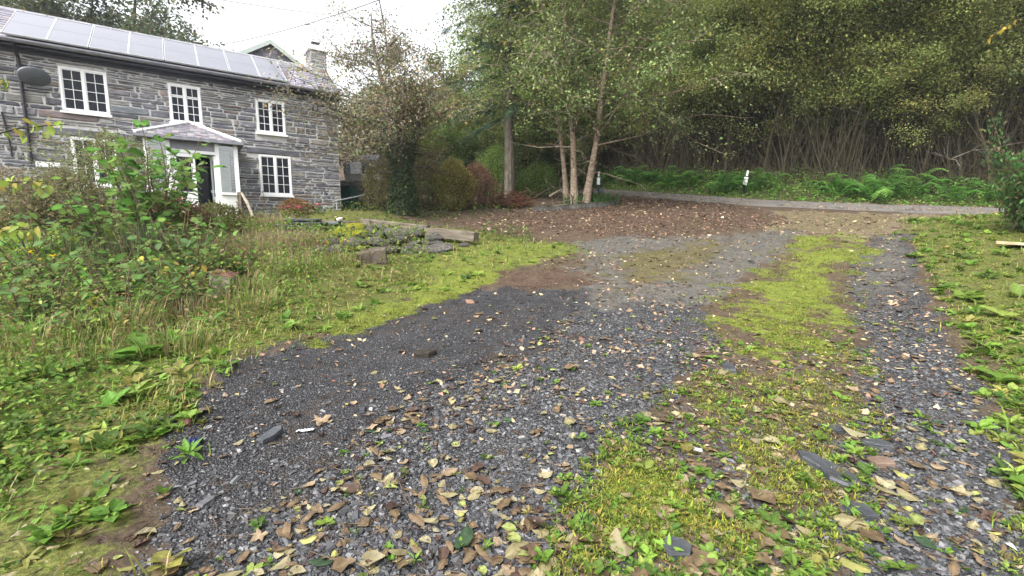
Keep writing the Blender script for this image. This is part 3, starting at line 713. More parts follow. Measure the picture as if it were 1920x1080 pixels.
# chimney on the right-hand gable
ch = link('chimney', None, house)
c0, c1, y0, y1 = -0.45, 0.08, 1.35, 2.05
mb = MB(); box(mb, (c0, y0, WT + .5), (c1, y1, 7.86 + ZB)); mb.build('stack', M_MORTAR, ch)
sv = MB(); z = WT + .6
while z < 7.84 + ZB:
    h = hr.uniform(.06, .12)
    for (xa, xb, fx) in ((c0, c1, 0), (y0, y1, 1), (y0, y1, 2)):
        x = xa
        while x < xb - .03:
            e = min(xb, x + hr.uniform(.12, .35)); V, Fq = stone_geo(x + .008, e - .008, z + .008, z + h - .008, .018, hr)
            if fx == 0: V = V + np.array([0, y0, 0])
            elif fx == 1: V = np.c_[V[:, 1] + c0, (y0 + y1) - V[:, 0], V[:, 2]]
            else: V = np.c_[-V[:, 1] + c1, V[:, 0], V[:, 2]]
            sv.add(V, Fq, pick(STONE_COL, 1, hr)[0] * 1.3); x = e
    z += h
o = sv.build('stones', M_STONE, ch); o['kind'] = 'stuff'
mb = MB(); box(mb, (c0 - .08, y0 - .08, 7.86 + ZB), (c1 + .08, y1 + .08, 7.95 + ZB)); box(mb, (c0 - .03, y0 - .03, 7.953 + ZB), (c1 + .03, y1 + .03, 8.04 + ZB)); mb.build('cap', M_RENDER, ch)
mb = MB(); lathe(mb, [(.09, 8.04 + ZB), (.08, 8.16 + ZB), (.001, 8.16 + ZB)], 10, t=(-.19, 1.7, 0)); box(mb, (-.33, 1.56, 8.20 + ZB), (-.05, 1.84, 8.225 + ZB)); box(mb, (-.2, 1.69, 8.15 + ZB), (-.18, 1.71, 8.2 + ZB)); mb.build('cowl', M_PIPE, ch)

# pipes, cable, dish, meter boxes
mb = MB(); X = -7.46
tube(mb, [(X, -.36, 5.99 + ZB), (X, -.22, 5.86 + ZB), (X, -.07, 5.72 + ZB), (X, -.06, 5.2 + ZB), (X, -.06, 3.25 + ZB)], .035, 8)
for zz in (5.5, 4.6, 3.9): box(mb, (X - .05, -.09, zz + ZB), (X + .05, -.04, zz + .05 + ZB))
mb.build('downpipe', M_PIPE, house)
mb = MB(); tube(mb, [(-7.86, -.05, 4.4 + ZB), (-7.8, -.05, 3.8 + ZB), (-7.78, -.05, 3.35 + ZB)], .022, 6); mb.build('thin_pipe', M_PIPE, house)
mb = MB(); tube(mb, [(-7.08, -.04, 4.98 + ZB), (-7.02, -.04, 4.75 + ZB), (-6.8, -.04, 4.62 + ZB), (-6.2, -.04, 4.52 + ZB), (-5.3, -.04, 4.42 + ZB)], .006, 4); mb.build('cable', M_PIPE, house)
ds = link('satellite_dish', None, house, (-7.16, -.42, 5.24 + ZB), (R(-62), 0, R(18)))
mb = MB(); lathe(mb, [(.001, -.06), (.08, -.056), (.16, -.042), (.235, -.012), (.27, .01), (.275, .002), (.24, -.022), (.16, -.053), (.001, -.07)], 28, M=np.diag([1.08, .82, 1])); mb.build('reflector', M_DISH, ds, True)
mb = MB(); tube(mb, [(0, -.2, -.03), (0, -.12, .12), (0, -.02, .26)], .011, 6); box(mb, (-.028, -.05, .24), (.028, .03, .31)); mb.build('feed_arm', M_PIPE, ds)
mb = MB(); tube(mb, [(-7.16, -.40, 5.24 + ZB), (-7.3, -.25, 5.2 + ZB), (-7.42, -.02, 5.2 + ZB)], .018, 6); mb.build('dish_bracket', M_PIPE, house)
mx_ = link('meter_box', None, house, (-7.22, 0, 3.0 + ZB))
mb = MB(); box(mb, (-.13, -.13, -.30), (.28, -.045, .12)); mb.build('case', M_GUTTER, mx_)
mb = MB(); V = [(-.14, -.14, .13), (.30, -.14, .13), (.30, -.34, .22), (-.14, -.34, .22)]; box(mb, (-.14, -.2, .13), (.30, -.13, .145)); box(mb, (-.14, -.22, .145), (.30, -.205, .26)); mb.build('lid', M_PLASTIC, mx_)

# porch with a hipped slate roof
pr = link('porch', None, house)
PL, PRt, PY = -5.18, -3.10, -1.25; Z0 = 1.9 + ZB; ZG = 3.92 + ZB
def part(name, mat, *boxes):
    m_ = MB()
    for a, b in boxes: box(m_, a, b)
    return m_.build(name, mat, pr)
part('dwarf_wall', M_RENDER, ((PL, PY, -0.2), (-4.72, PY + .14, 2.55 + ZB)), ((-3.56, PY, -0.2), (PRt, PY + .14, 2.55 + ZB)), ((PL, PY + .143, -.2), (PL + .12, -.01, 2.55 + ZB)), ((PRt - .12, PY + .143, -.2), (PRt, -.01, 2.55 + ZB)))
part('sill', M_WHITE, ((PL - .04, PY - .05, 2.553 + ZB), (-4.73, PY + .16, 2.62 + ZB)), ((-3.57, PY - .05, 2.553 + ZB), (PRt + .04, PY + .16, 2.62 + ZB)))
for xa, xb, zb in ((PL, PL + .09, 2.622), (-4.72, -4.63, 1.72), (-3.64, -3.55, 1.72), (PRt - .10, PRt, 2.622)): part('post', M_WHITE, ((xa, PY, zb + ZB), (xb, PY + .1, ZG)))
part('lintel', M_WHITE, ((-4.628, PY + .01, 3.62 + ZB), (-3.642, PY + .09, 3.70 + ZB)))
part('header_panel', M_GUTTER, ((-4.628, PY + .03, 3.703 + ZB), (-3.642, PY + .06, ZG)))
for xa, xb in ((PL + .092, -4.722), (-3.548, PRt - .102)): part('pane', M_GLASS, ((xa, PY + .045, 2.622 + ZB), (xb, PY + .05, ZG)))
for xx in (PL + .05, PRt - .05): part('pane', M_GLASS, ((xx - .003, PY + .14, 2.56 + ZB), (xx + .003, -.02, ZG)))
part('inner_plaster', M_RENDER, ((PL + .12, -.058, 0), (-4.68, -.052, ZG)), ((-3.54, -.058, 0), (PRt - .12, -.052, ZG)))
dr = part('door_leaf', M_WHITE, ((-4.62, PY + .03, 1.75 + ZB), (-4.52, PY + .07, 3.615 + ZB)), ((-4.20, PY + .03, 1.75 + ZB), (-4.11, PY + .07, 3.615 + ZB)), ((-4.518, PY + .03, 1.75 + ZB), (-4.202, PY + .07, 2.60 + ZB)), ((-4.518, PY + .03, 3.52 + ZB), (-4.202, PY + .07, 3.615 + ZB)))
m_ = MB(); box(m_, (-4.515, PY + .045, 2.603 + ZB), (-4.205, PY + .055, 3.517 + ZB)); m_.build('pane', M_PANE, dr)
dl = link('open_door_leaf', None, pr, (-3.66, PY + .06, 0), (0, 0, R(-80)))
m_ = MB()
for a, b in (((-.42, -.02, 1.75 + ZB), (-.34, .02, 3.6 + ZB)), ((-.09, -.02, 1.75 + ZB), (0, .02, 3.6 + ZB)), ((-.338, -.02, 1.75 + ZB), (-.092, .02, 2.5 + ZB)), ((-.338, -.02, 3.5 + ZB), (-.092, .02, 3.6 + ZB))): box(m_, a, b)
box(m_, (-.40, -.05, 2.62 + ZB), (-.37, .05, 2.70 + ZB)); m_.build('stiles', M_WHITE, dl)
m_ = MB(); box(m_, (-.336, -.004, 2.503 + ZB), (-.094, .004, 3.497 + ZB)); m_.build('pane', M_GLASS, dl)
part('front_door', M_PANE, ((-4.62, .10, 0), (-3.58, .13, 3.70 + ZB)))
part('step', M_DSLATE, ((-4.8, PY - .45, -.25), (-3.3, PY - .01, -.06)))
ev = np.array([(-5.32, PY - .12, 4.0 + ZB), (-3.0, PY - .12, 4.0 + ZB), (-3.0, 0.0, 4.0 + ZB), (-5.32, 0.0, 4.0 + ZB)]); ap = np.array([-4.15, -.03, 4.62 + ZB])
m_ = MB(); m_.add([ev[0], ev[1], ap], np.array([(0, 1, 2)]), (.2, .2, .22)); m_.add([ev[1], ev[2], ap], np.array([(0, 1, 2)]), (.2, .2, .22)); m_.add([ev[3], ev[0], ap], np.array([(0, 1, 2)]), (.2, .2, .22)); m_.add(ev - np.array([0, 0, .03]), np.array([(3, 2, 1, 0)]), (.3, .3, .3))
prf = m_.build('porch_roof', M_SLATE, pr)
sb = MB(); nrm = np.cross(ev[1] - ev[0], ap - ev[0]); nrm /= np.linalg.norm(nrm); rows = 13
for k in range(rows):
    t0, t1 = k / rows, min(1, (k + 1.15) / rows); a0, b0 = ev[0] + (ap - ev[0]) * t0, ev[1] + (ap - ev[1]) * t0; a1, b1 = ev[0] + (ap - ev[0]) * t1, ev[1] + (ap - ev[1]) * t1
    W_ = b0[0] - a0[0]; n = max(1, int(W_ / .16)); off = .5 * (k % 2) / n
    es = np.clip(np.concatenate([[0], np.arange(n + 1) / n + off - (.5 / n), [1]]), 0, 1); es = np.unique(es)
    for p, q in zip(es[:-1], es[1:]):
        L0, L1 = a0 + (b0 - a0) * (p + .002), a0 + (b0 - a0) * (q - .002); U0 = np.array([L0[0], *(a1 + (b1 - a1) * .5)[1:]]); U1 = np.array([L1[0], *U0[1:]])
        U0[0] = np.clip(U0[0], a1[0], b1[0]); U1[0] = np.clip(U1[0], a1[0], b1[0])
        lf = .02 + hr.uniform(0, .005)
        sb.add([L0 + nrm * lf, L1 + nrm * lf, U1 + nrm * .009, U0 + nrm * .009, L0 + nrm * .002, L1 + nrm * .002], np.array([(0, 1, 2, 3), (4, 5, 1, 0)]), pick([(0.24, 0.23, 0.25), (0.30, 0.29, 0.30), (0.19, 0.19, 0.22)], 1, hr)[0])
o = sb.build('slates', M_SLATE, prf); o['kind'] = 'stuff'
m_ = MB()
for e in (ev[0], ev[1]): tube(m_, [e + np.array([0, -.02, .03]), ap + np.array([0, -.02, .035])], .04, 6)
m_.build('hip_trim', M_WHITE, prf)
m_ = MB(); box(m_, (-5.36, PY - .2, 3.925 + ZB), (-2.95, PY - .125, 3.995 + ZB)); box(m_, (-5.36, PY - .124, 3.925 + ZB), (-5.30, -.07, 3.995 + ZB)); box(m_, (-3.02, PY - .124, 3.925 + ZB), (-2.95, -.07, 3.995 + ZB)); m_.build('porch_gutter', M_GUTTER, pr)

# second building behind: pale gable
def H2W(u, off, z): p = HOUSE - u * WD + off * ND; return np.array([p[0], p[1], z])
gb = thing('rear_building', 'pale slate-hung gable rising behind the cottage roof', 'house', H2W(1.0, -6.0, 3.0), TH_H)
mb = MB(); gw, ge, gp = 2.5, 7.75 - 3, 9.35 - 3
mb.add([(-gw, 0, -1.5), (gw, 0, -1.5), (gw, 0, ge), (0, 0, gp), (-gw, 0, ge), (-gw, 7, -1.5), (gw, 7, -1.5), (gw, 7, ge), (0, 7, gp), (-gw, 7, ge)], [np.array([(0, 1, 2, 3, 4), (9, 8, 7, 6, 5)]), np.array([(1, 6, 7, 2), (5, 0, 4, 9)])], (.3, .3, .31))
gwall = mb.build('wall', M_SLATE, gb)
sb = MB(); z = 1.5; k = 0
while z < gp - .1:
    hw = gw if z < ge else gw * (gp - z) / (gp - ge); n = max(1, int(2 * hw / .24))
    for j in range(n):
        xa = -hw + 2 * hw * j / n; xb = -hw + 2 * hw * (j + 1) / n
        sb.add([(xa + .004, -.03, z), (xb - .004, -.03, z), (xb - .004, -.012, z + .2), (xa + .004, -.012, z + .2), (xa, 0, z), (xb, 0, z)], np.array([(0, 1, 2, 3), (4, 5, 1, 0)]), pick([(0.28, 0.28, 0.30), (0.36, 0.35, 0.36), (0.24, 0.24, 0.27)], 1, hr)[0])
    z += .18
o = sb.build('slate_cladding', M_SLATE, gwall); o['kind'] = 'stuff'
mb = MB()
for s_ in (-1, 1):
    V = [(s_ * (gw + .25), -.2, ge - .16), (0, -.2, gp), (0, 7.2, gp), (s_ * (gw + .25), 7.2, ge - .16)]; V = V + [(x, y, z + .12) for x, y, z in V]
    mb.add(V, np.array([(0, 1, 2, 3), (7, 6, 5, 4), (0, 4, 5, 1), (3, 2, 6, 7), (0, 3, 7, 4)]), (.26, .26, .28))
mb.build('roof', M_SLATE, gb)
mb = MB()
for s_ in (-1, 1):
    V = [(s_ * (gw + .25), -.24, ge - .20), (0, -.24, gp - .04), (0, -.24, gp + .14), (s_ * (gw + .25), -.24, ge - .02)]; V = V + [(x, -.205, z) for x, y, z in V]
    mb.add(V, np.array([(0, 1, 2, 3), (7, 6, 5, 4), (0, 4, 5, 1), (3, 2, 6, 7), (0, 3, 7, 4)]))
mb.build('barge_board', surf('pale_green_board', (.36, .42, .38), (.46, .52, .48), 4, .6, .05, 30, .3), gb)

# ------------------------------------------------------------------ trees
def unit(v): v = np.asarray(v, float); return v / (np.linalg.norm(v) + 1e-9)
def curve_path(p0, d0, L, n, r, bend=0.15, droop=0.0):
    P = [np.asarray(p0, float)]; d = unit(d0); st = L / n
    for k in range(n):
        d = unit(d + r.normal(0, bend, 3) + np.array([0, 0, -droop])); P.append(P[-1] + d * st)
    return np.array(P)
def along(P, t):
    x = t * (len(P) - 1); i = min(int(x), len(P) - 2); return P[i] + (P[i + 1] - P[i]) * (x - i), unit(P[i + 1] - P[i])

def grow(seed, H, r0, cb=0.35, n1=30, len1=2.4, prof=None, n2=6, up=0.5, droop=0.05, lean=(0, 0), wobble=0.05, leaves=12, lsize=0.07, spread=0.16,
         cols=None, weights=None, tplv=L_LOW, dead=0, sides=7, flat=0.5, len2=0.42, bare=0.0, fork=0, jit=0.16, azb=None, sidebias=None):
    """one broadleaf tree: returns (wood, leaves) builders"""
    r = np.random.default_rng(seed); W, Lf = MB(), MB()
    n = 9; T = [np.zeros(3)]; d = unit([lean[0], lean[1], 1])
    for k in range(n):
        d = unit(d + np.array([*r.normal(0, wobble, 2), 0.03])); T.append(T[-1] + d * H / n)
    T = np.array(T); ts = np.linspace(0, 1, n + 1)
    T = np.concatenate([[T[0] - np.array([0, 0, .3])], T]); ts = np.concatenate([[0], ts])
    rad = r0 * (1 - 0.93 * ts) ** 0.85 * (1 + 0.5 * np.exp(-ts * 26)); tube(W, T, rad, sides)
    stems = [(T, r0, 0)]
    for k in range(fork):
        p, dd = along(T, r.uniform(.18, .4)); a = r.uniform(0, 6.28)
        F = curve_path(p, dd + 0.45 * np.array([math.cos(a), math.sin(a), 0.4]), H * r.uniform(.5, .65), 6, r, .06); tube(W, F, np.linspace(r0 * .6, r0 * .06, 7), sides); stems.append((F, r0 * .6, 1))
    pts, dirs, tnt = [], [], []
    for k in range(n1):
        S, sr, isf = stems[k % len(stems)] if fork else stems[0]
        t = cb + (1 - cb) * ((k + r.random()) / n1) if not isf else r.uniform(.25, 1)
        p, dd = along(S, min(t, .995)); a = k * 2.4 + r.normal(0, .4)
        if azb and t < .5 and r.random() < azb[1]: a = azb[0] + r.normal(0, .55)
        L = len1 * (prof(max(t, .62) if isf and fork > 2 else t) if prof else (1 - .75 * (t - cb) / (1 - cb))) * r.uniform(.7, 1.2)
        if sidebias is not None: L *= 1 + sidebias[2] * (math.cos(a) * sidebias[0] + math.sin(a) * sidebias[1]) * max(.1, 1.6 - 1.7 * (max(t, .62) if isf else t))
        if azb: L = min(L, azb[2] * r.uniform(.8, 1.05) * (1 - .55 * max(0, t - .45)))
        u_ = up * r.uniform(.5, 1.5); b = curve_path(p, [math.cos(a), math.sin(a), u_], L, 5, r, .16, droop)
        bt = np.exp(r.normal(0, .19)) * np.array([np.exp(r.normal(0, .06)), 1, np.exp(r.normal(0, .08))])
        br = max(.006, sr * .34 * (1 - .7 * t)); tube(W, b, np.linspace(br, .004, 6), 4, caps=False)
        for q in range(int(n2 * min(1.7, .25 + .95 * L / len1)) + 1):
            t2 = r.uniform(.2, 1); p2, d2 = along(b, t2); rn = r.normal(size=3); rn[2] *= flat
            c = curve_path(p2, d2 * .7 + unit(rn) * .9 + [0, 0, .12], L * len2 * r.uniform(.5, 1.1), 3, r, .2, droop)
            tube(W, c, np.linspace(br * .38 + .002, .0025, 4), 3, caps=False)
            m = max(1, int(leaves * r.uniform(.4, 1.4) * (0 if r.random() < bare else 1)))
            if m and r.random() >= bare:
                tt = np.minimum(r.uniform(.05, 1.05, m), .999) * 3; ix = tt.astype(int)
                pts.append(c[ix] + (c[ix + 1] - c[ix]) * (tt - ix)[:, None]); dirs.append(c[ix + 1] - c[ix]); tnt.append(np.tile(bt * np.exp(r.normal(0, .12)), (m, 1)))
    for k in range(dead):
        t = r.uniform(.08, cb + .1); p, dd = along(T, t); a = r.uniform(0, 6.28)
        b = curve_path(p, [math.cos(a), math.sin(a), r.uniform(-.1, .8)], len1 * r.uniform(.3, .9), 4, r, .22, .02); tube(W, b, np.linspace(r0 * .16 + .004, .003, 5), 3, caps=False)
        for q in range(3):
            p2, d2 = along(b, r.uniform(.3, 1)); tube(W, curve_path(p2, d2 + r.normal(0, .6, 3), len1 * .3, 3, r, .25), np.linspace(.006, .002, 4), 3, caps=False)
    P = np.concatenate(pts); D = np.concatenate(dirs); m = len(P)
    P = P + r.normal(0, spread, P.shape) * np.array([1, 1, .8])
    yaw = np.arctan2(D[:, 1], D[:, 0]) + r.normal(0, 1.0, m)
    Rm = rot3(yaw, r.normal(.35, .45, m), r.normal(0, .5, m))
    hz = (P[:, 2] - P[:, 2].min()) / (np.ptp(P[:, 2]) + 1e-6)
    C = np.clip(pick(cols, m, r, jit, weights) * np.concatenate(tnt), .004, .6)
    inst(Lf, tplv, P, Rm, lsize * r.uniform(.6, 1.3, m), C)
    return W, Lf

def plant_tree(name, label, cat, loc, wm, lm, rz=0, sc=1, group=None, crown='crown'):
    t = thing(name, label, cat, loc, rz, group); t.scale = (sc,) * 3 if np.isscalar(sc) else sc
    link('trunk', wm, t); link(crown, lm, t); return t

OLIVE = [(0.205, 0.24, 0.068), (0.25, 0.275, 0.085), (0.175, 0.22, 0.06), (0.30, 0.285, 0.095), (0.27, 0.21, 0.08)]
ALDERC = [(0.14, 0.195, 0.06), (0.19, 0.25, 0.08), (0.105, 0.15, 0.048), (0.25, 0.285, 0.10), (0.30, 0.29, 0.08)]
MAPLEC = [(0.23, 0.19, 0.135), (0.20, 0.215, 0.11), (0.26, 0.22, 0.12), (0.19, 0.225, 0.10), (0.31, 0.21, 0.10), (0.18, 0.15, 0.125)]
MIDG = [(0.11, 0.19, 0.045), (0.15, 0.22, 0.055), (0.20, 0.24, 0.055), (0.09, 0.14, 0.042)]

# the wood across the lane: thin crowded stems with small olive crowns
forest = []
for k in range(6):
    W, Lf = grow(100 + k, H=[9.5, 11, 8.5, 12, 10, 7.5][k], r0=[.045, .058, .042, .07, .05, .04][k], cb=.36, n1=30, len1=2.5, n2=7, up=.55, droop=.0, wobble=.075, leaves=88, lsize=.097, spread=.27, tplv=L_TINY,
                 cols=OLIVE, weights=[.32, .27, .27, .1, .04], dead=16, sides=5, fork=2 if k % 2 else 1, prof=lambda t: .55 + .75 * math.sin(math.pi * min(1, (t - .3) / .75)))
    forest.append((W.mesh('wood_trunk', M_TWIG), Lf.mesh('wood_crown', M_LEAF)))
fr = np.random.default_rng(77); n = 0
seg = np.diff(FAR_EDGE, axis=0); cum = np.concatenate([[0], np.cumsum(np.hypot(*seg.T))])
def edge_at(s):
    i = int(np.clip(np.searchsorted(cum, s) - 1, 0, len(seg) - 1)); t = seg[i] / np.linalg.norm(seg[i]); p = FAR_EDGE[i] + t * (s - cum[i])
    nn = np.array([t[1], -t[0]]);
    if poly_dist(FAR_EDGE, *(p + nn)[:, None])[0] < 0: nn = -nn
    return p, nn
placed = []
for row, (off, sp) in enumerate([(2.3, 1.25), (3.8, 1.5), (5.4, 1.7), (7.3, 2.0), (9.6, 2.4), (12.6, 2.7), (16.5, 3.0), (21, 3.6)]):
    s = 1.0 + row * .4
    while s < 44:
        p, nn = edge_at(s + fr.normal(0, .35)); q = p + nn * (off + fr.normal(0, .45))
        s += sp * fr.uniform(.7, 1.3)
        if abs(q[0]) > 1.25 * q[1] + 4 or q[0] < 1.5: continue
        k = int(fr.integers(6)); sc = fr.uniform(.85, 1.2)
        lab = ['thin many-stemmed tree at the front edge of the dark wood beside the lane', 'slender olive-leaved tree standing deeper in the dark wood', 'olive-crowned tree high on the wooded slope behind the front trees'][0 if row < 2 else 1 if row < 4 else 2]
        plant_tree('woodland_tree', lab, 'tree', (q[0], q[1], gz(*q) - .05), *forest[k], rz=fr.uniform(0, 6.28), sc=(sc, sc, sc * fr.uniform(.95, 1.15)), group=['front trees of the wood', 'inner trees of the wood', 'upper trees of the wood'][0 if row < 2 else 1 if row < 4 else 2])
        n += 1
# bare pole stems that crowd the foot of the wood
poles = []
for k in range(4):
    r = np.random.default_rng(300 + k); mbp = MB()
    for j in range(7):
        a = r.uniform(0, 6.28); P = curve_path([r.normal(0, .18), r.normal(0, .18), -.2], [.22 * math.cos(a), .22 * math.sin(a), 1], r.uniform(3, 5.6), 7, r, .07); tube(mbp, P, np.linspace(r.uniform(.018, .04), .006, 8), 5, caps=False)
        for q in range(6):
            p2, d2 = along(P, r.uniform(.3, .98)); tube(mbp, curve_path(p2, d2 * .6 + r.normal(0, .5, 3), r.uniform(.4, 1.1), 3, r, .2), np.linspace(.009, .002, 4), 3, caps=False)
    poles.append(mbp.mesh('coppice_stems', M_TWIG))
for k in range(190):
    s = fr.uniform(1, 40); p, nn = edge_at(s); q = p + nn * fr.uniform(1.6, 6.5)
    if q[0] < 2.5 or abs(q[0]) > 1.2 * q[1] + 2: continue
    o = link('coppice_clump', poles[k % 4], None, (q[0], q[1], gz(*q)), (0, 0, fr.uniform(0, 6.28)), fr.uniform(.8, 1.25))
    tag(o, 'clump of thin bare grey-brown stems at the foot of the wood', 'coppice clump', 'bare stem clumps in the wood')

# three pale-barked alders on the bed beside the lane
ab = [((1063, 383), (-.06, .05), .105, 10.5), ((1077, 388), (.0, .0), .125, 11.5), ((1097, 388), (.13, -.05), .13, 11.0)]
albl = ['pale-barked alder trunk on the left, slimmest of the three close together', 'pale-barked alder standing upright in the middle of the group of three', 'pale-barked alder leaning right, its branches reaching over the lane']
for k, ((px, py), ln, r0, H) in enumerate(ab):
    p = hit(px, py); W, Lf = grow(40 + k, H=H, r0=r0, cb=.28, n1=46, len1=3.7, n2=9, up=.42, droop=.045, lean=ln, wobble=.03, leaves=46, lsize=.112, spread=.2, cols=ALDERC, weights=[.36, .25, .24, .10, .05], tplv=L_TINY, dead=9, sides=9,
        prof=lambda t: .7 + .5 * math.sin(math.pi * min(1, max(0, (t - .2) / .8))), sidebias=(1, -.3, .25) if k == 2 else (-1, -.3, .0))
    t = thing('alder_tree', albl[k], 'tree', (p[0], p[1], gz(*p)), 0, 'three alders beside the lane')
    W.build('trunk', M_ALDER, t); Lf.build('crown', M_ALDERLEAF, t)

# tall conifer with drooping sprays
def conifer(seed, H, r0, first, n1, len1, cols, spr=.34, lower=1.0, dn=.5):
    r = np.random.default_rng(seed); W, Lf = MB(), MB()
    T = np.array([[0, 0, -.3]] + [[r.normal(0, .03), r.normal(0, .03), H * t] for t in np.linspace(0, 1, 9)]); tube(W, T, r0 * np.concatenate([[1.25], np.linspace(1.15, .06, 9)]), 9)
    V = [(0, 0, 0)]; P, D, S = [], [], []
    for k in range(n1):
        t = first + (1 - first) * (k + r.random()) / n1; a = k * 2.4 + r.normal(0, .3); L = len1 * (1 - t) ** .75 * r.uniform(.65, 1.15) + .3
        b = curve_path([0, 0, H * t], [math.cos(a), math.sin(a), .1 * r.normal() + .05], L, 6, r, .07, dn * .16); tube(W, b, np.linspace(.035 * (1 - t) + .008, .003, 7), 4, caps=False)
        ns = int(L * 15) + 4
        for q in range(ns):
            t2 = r.uniform(.12, 1.0); p2, d2 = along(b, t2); sd = np.cross(d2, [0, 0, 1]) * (1 if q % 2 else -1)
            P.append(p2); D.append(unit(d2 * .8 + sd * r.uniform(.4, 1.1) + [0, 0, -dn * r.uniform(.3, 1.3)])); S.append(spr * r.uniform(.6, 1.3) * (1.15 - .4 * t2))
    P, D, S = map(np.array, (P, D, S)); m = len(P)
    sv, sf, sc_ = [], [], []
    for j in range(8):                            # one flat spray: a row of paired needles clumps
        x = j / 8; wv = .32 * (1 - x) + .06
        for sg in (-1, 1):
            i0 = len(sv); sv += [(x, 0, -.16 * x * x), (x + .16, sg * wv * .55, -.16 * x * x - .01), (x + .22, sg * wv, -.16 * x * x - .06), (x + .07, sg * wv * .45, -.16 * x * x - .03)]; sf.append((i0, i0 + 1, i0 + 2, i0 + 3)); sc_ += [.8, 1, 1.2, 1]
    SP = tpl(sv, [sf], sc_)
    yaw = np.arctan2(D[:, 1], D[:, 0]); pit = -np.arcsin(np.clip(D[:, 2], -1, 1))
    inst(Lf, SP, P, rot3(yaw, pit, r.normal(0, .5, m)), S, pick(cols, m, r, .18))
    return W, Lf
p = hit(957, 378)
W, Lf = conifer(8, 15.5, .21, .22, 110, 4.1, [(0.038, 0.08, 0.042), (0.055, 0.105, 0.052), (0.03, 0.062, 0.037), (0.08, 0.13, 0.058)], .40)
t = thing('conifer_tree', 'tall conifer with one straight dark trunk and drooping blue-green sprays', 'tree', (p[0], p[1], gz(*p))); W.build('trunk', M_BARK, t); Lf.build('crown', M_NEEDLE, t)

# bronze maple at the house corner, its trunk wrapped in ivy
mp = at(757, 392, 14.9)[:2]
W, Lf = grow(21, H=6.4, r0=.17, cb=.30, n1=88, len1=3.3, n2=11, up=.34, droop=.06, lean=(-.09, -.04), wobble=.05, leaves=27, lsize=.085, spread=.18, cols=MAPLEC, weights=[.24, .22, .18, .15, .08, .13], tplv=L_TINY, dead=4, sides=9, fork=3,
    prof=lambda t: (1.35 if t < .45 else .80 - .60 * (t - .45) / .55), sidebias=(-.85, -.5, .5), flat=.3, azb=(math.pi + .42, .40, 3.5))
mt = thing('bronze_maple', 'wide bronze and olive maple with ivy-wrapped trunk at the cottage corner', 'tree', (mp[0], mp[1], gz(*mp)))
W.build('trunk', M_BARK, mt); Lf.build('crown', M_LEAF, mt)
r = np.random.default_rng(3); iv = MB(); m = 5200
tt = r.beta(1.0, 1.5, m); a = r.uniform(0, 6.28, m); rad = (.40 - .10 * tt + .16 * np.sin(a * 2 + tt * 9) * .5 + .55 * np.clip(tt - .45, 0, 1)) * np.sqrt(r.uniform(.35, 1.15, m))
P = np.stack([rad * np.cos(a) - .06 * tt, rad * np.sin(a), tt * 3.1], -1)
inst(iv, L_LOW, P, rot3(a + r.normal(0, .6, m), r.normal(1.0, .4, m), r.normal(0, .5, m)), .085 * r.uniform(.6, 1.3, m), pick([(0.035, 0.06, 0.026), (0.052, 0.082, 0.034), (0.025, 0.044, 0.022), (0.085, 0.11, 0.042)], m, r))
iv.build('ivy', M_LEAF, mt)

# bare-topped sapling poking up behind the maple
sp_ = at(750, 392, 17.6)[:2]
W, Lf = grow(64, H=9.3, r0=.06, cb=.42, n1=26, len1=1.5, n2=5, up=.7, droop=0, leaves=5, lsize=.085, spread=.1, cols=[(0.06, 0.06, 0.045), (0.09, 0.075, 0.04)], tplv=L_LOW, dead=4, sides=6)
plant_tree('sapling', 'thin sparse sapling rising above the bronze maple against the sky', 'tree', (sp_[0], sp_[1], gz(*sp_)), W.mesh('trunk', M_TWIG), Lf.mesh('crown', M_LEAF))

# trees behind the cottage
bh = [(60, 33, 15.5, 'round-headed tree behind the left end of the cottage roof', 210), (170, 30, 15.0, 'big leafy tree above the middle of the solar panels', 211), (262, 31, 14.2, 'broad dark tree rising behind the cottage ridge', 212), (345, 29, 9.0, 'lower loose-crowned tree at the right of the trees behind the ridge', 213), (-40, 30, 15, 'leafy tree behind the cottage at the edge of the view', 214)]
for px, Yd, H, lab, sd in bh:
    q = at(px, 300, Yd); base = 4.3
    big = H > 10
    W, Lf = grow(sd, H=H, r0=.26 if big else .15, cb=.3, n1=52, len1=4.3 if big else 2.6, n2=10, up=.5, droop=.03, leaves=30 if big else 18, lsize=.25 if big else .19, spread=.3, cols=[(0.10, 0.135, 0.075), (0.13, 0.155, 0.085), (0.08, 0.11, 0.07), (0.17, 0.165, 0.075)], tplv=L_TINY, sides=7, fork=2, prof=lambda t: .55 + .65 * math.sin(math.pi * min(1, (t - .25) / .8)))
    plant_tree('tall_tree', lab, 'tree', (q[0], q[1], base), W.mesh('trunk', M_BARK), Lf.mesh('crown', M_LEAF))
q = at(25, 200, 34.); W, Lf = conifer(91, 22, .42, .72, 20, 3.0, [(0.03, 0.05, 0.03)], .5)
plant_tree('pine_tree', 'straight bare conifer trunk above the left end of the roof', 'tree', (q[0], q[1], 4.5), W.mesh('trunk', M_BARK), Lf.mesh('crown', M_NEEDLE))

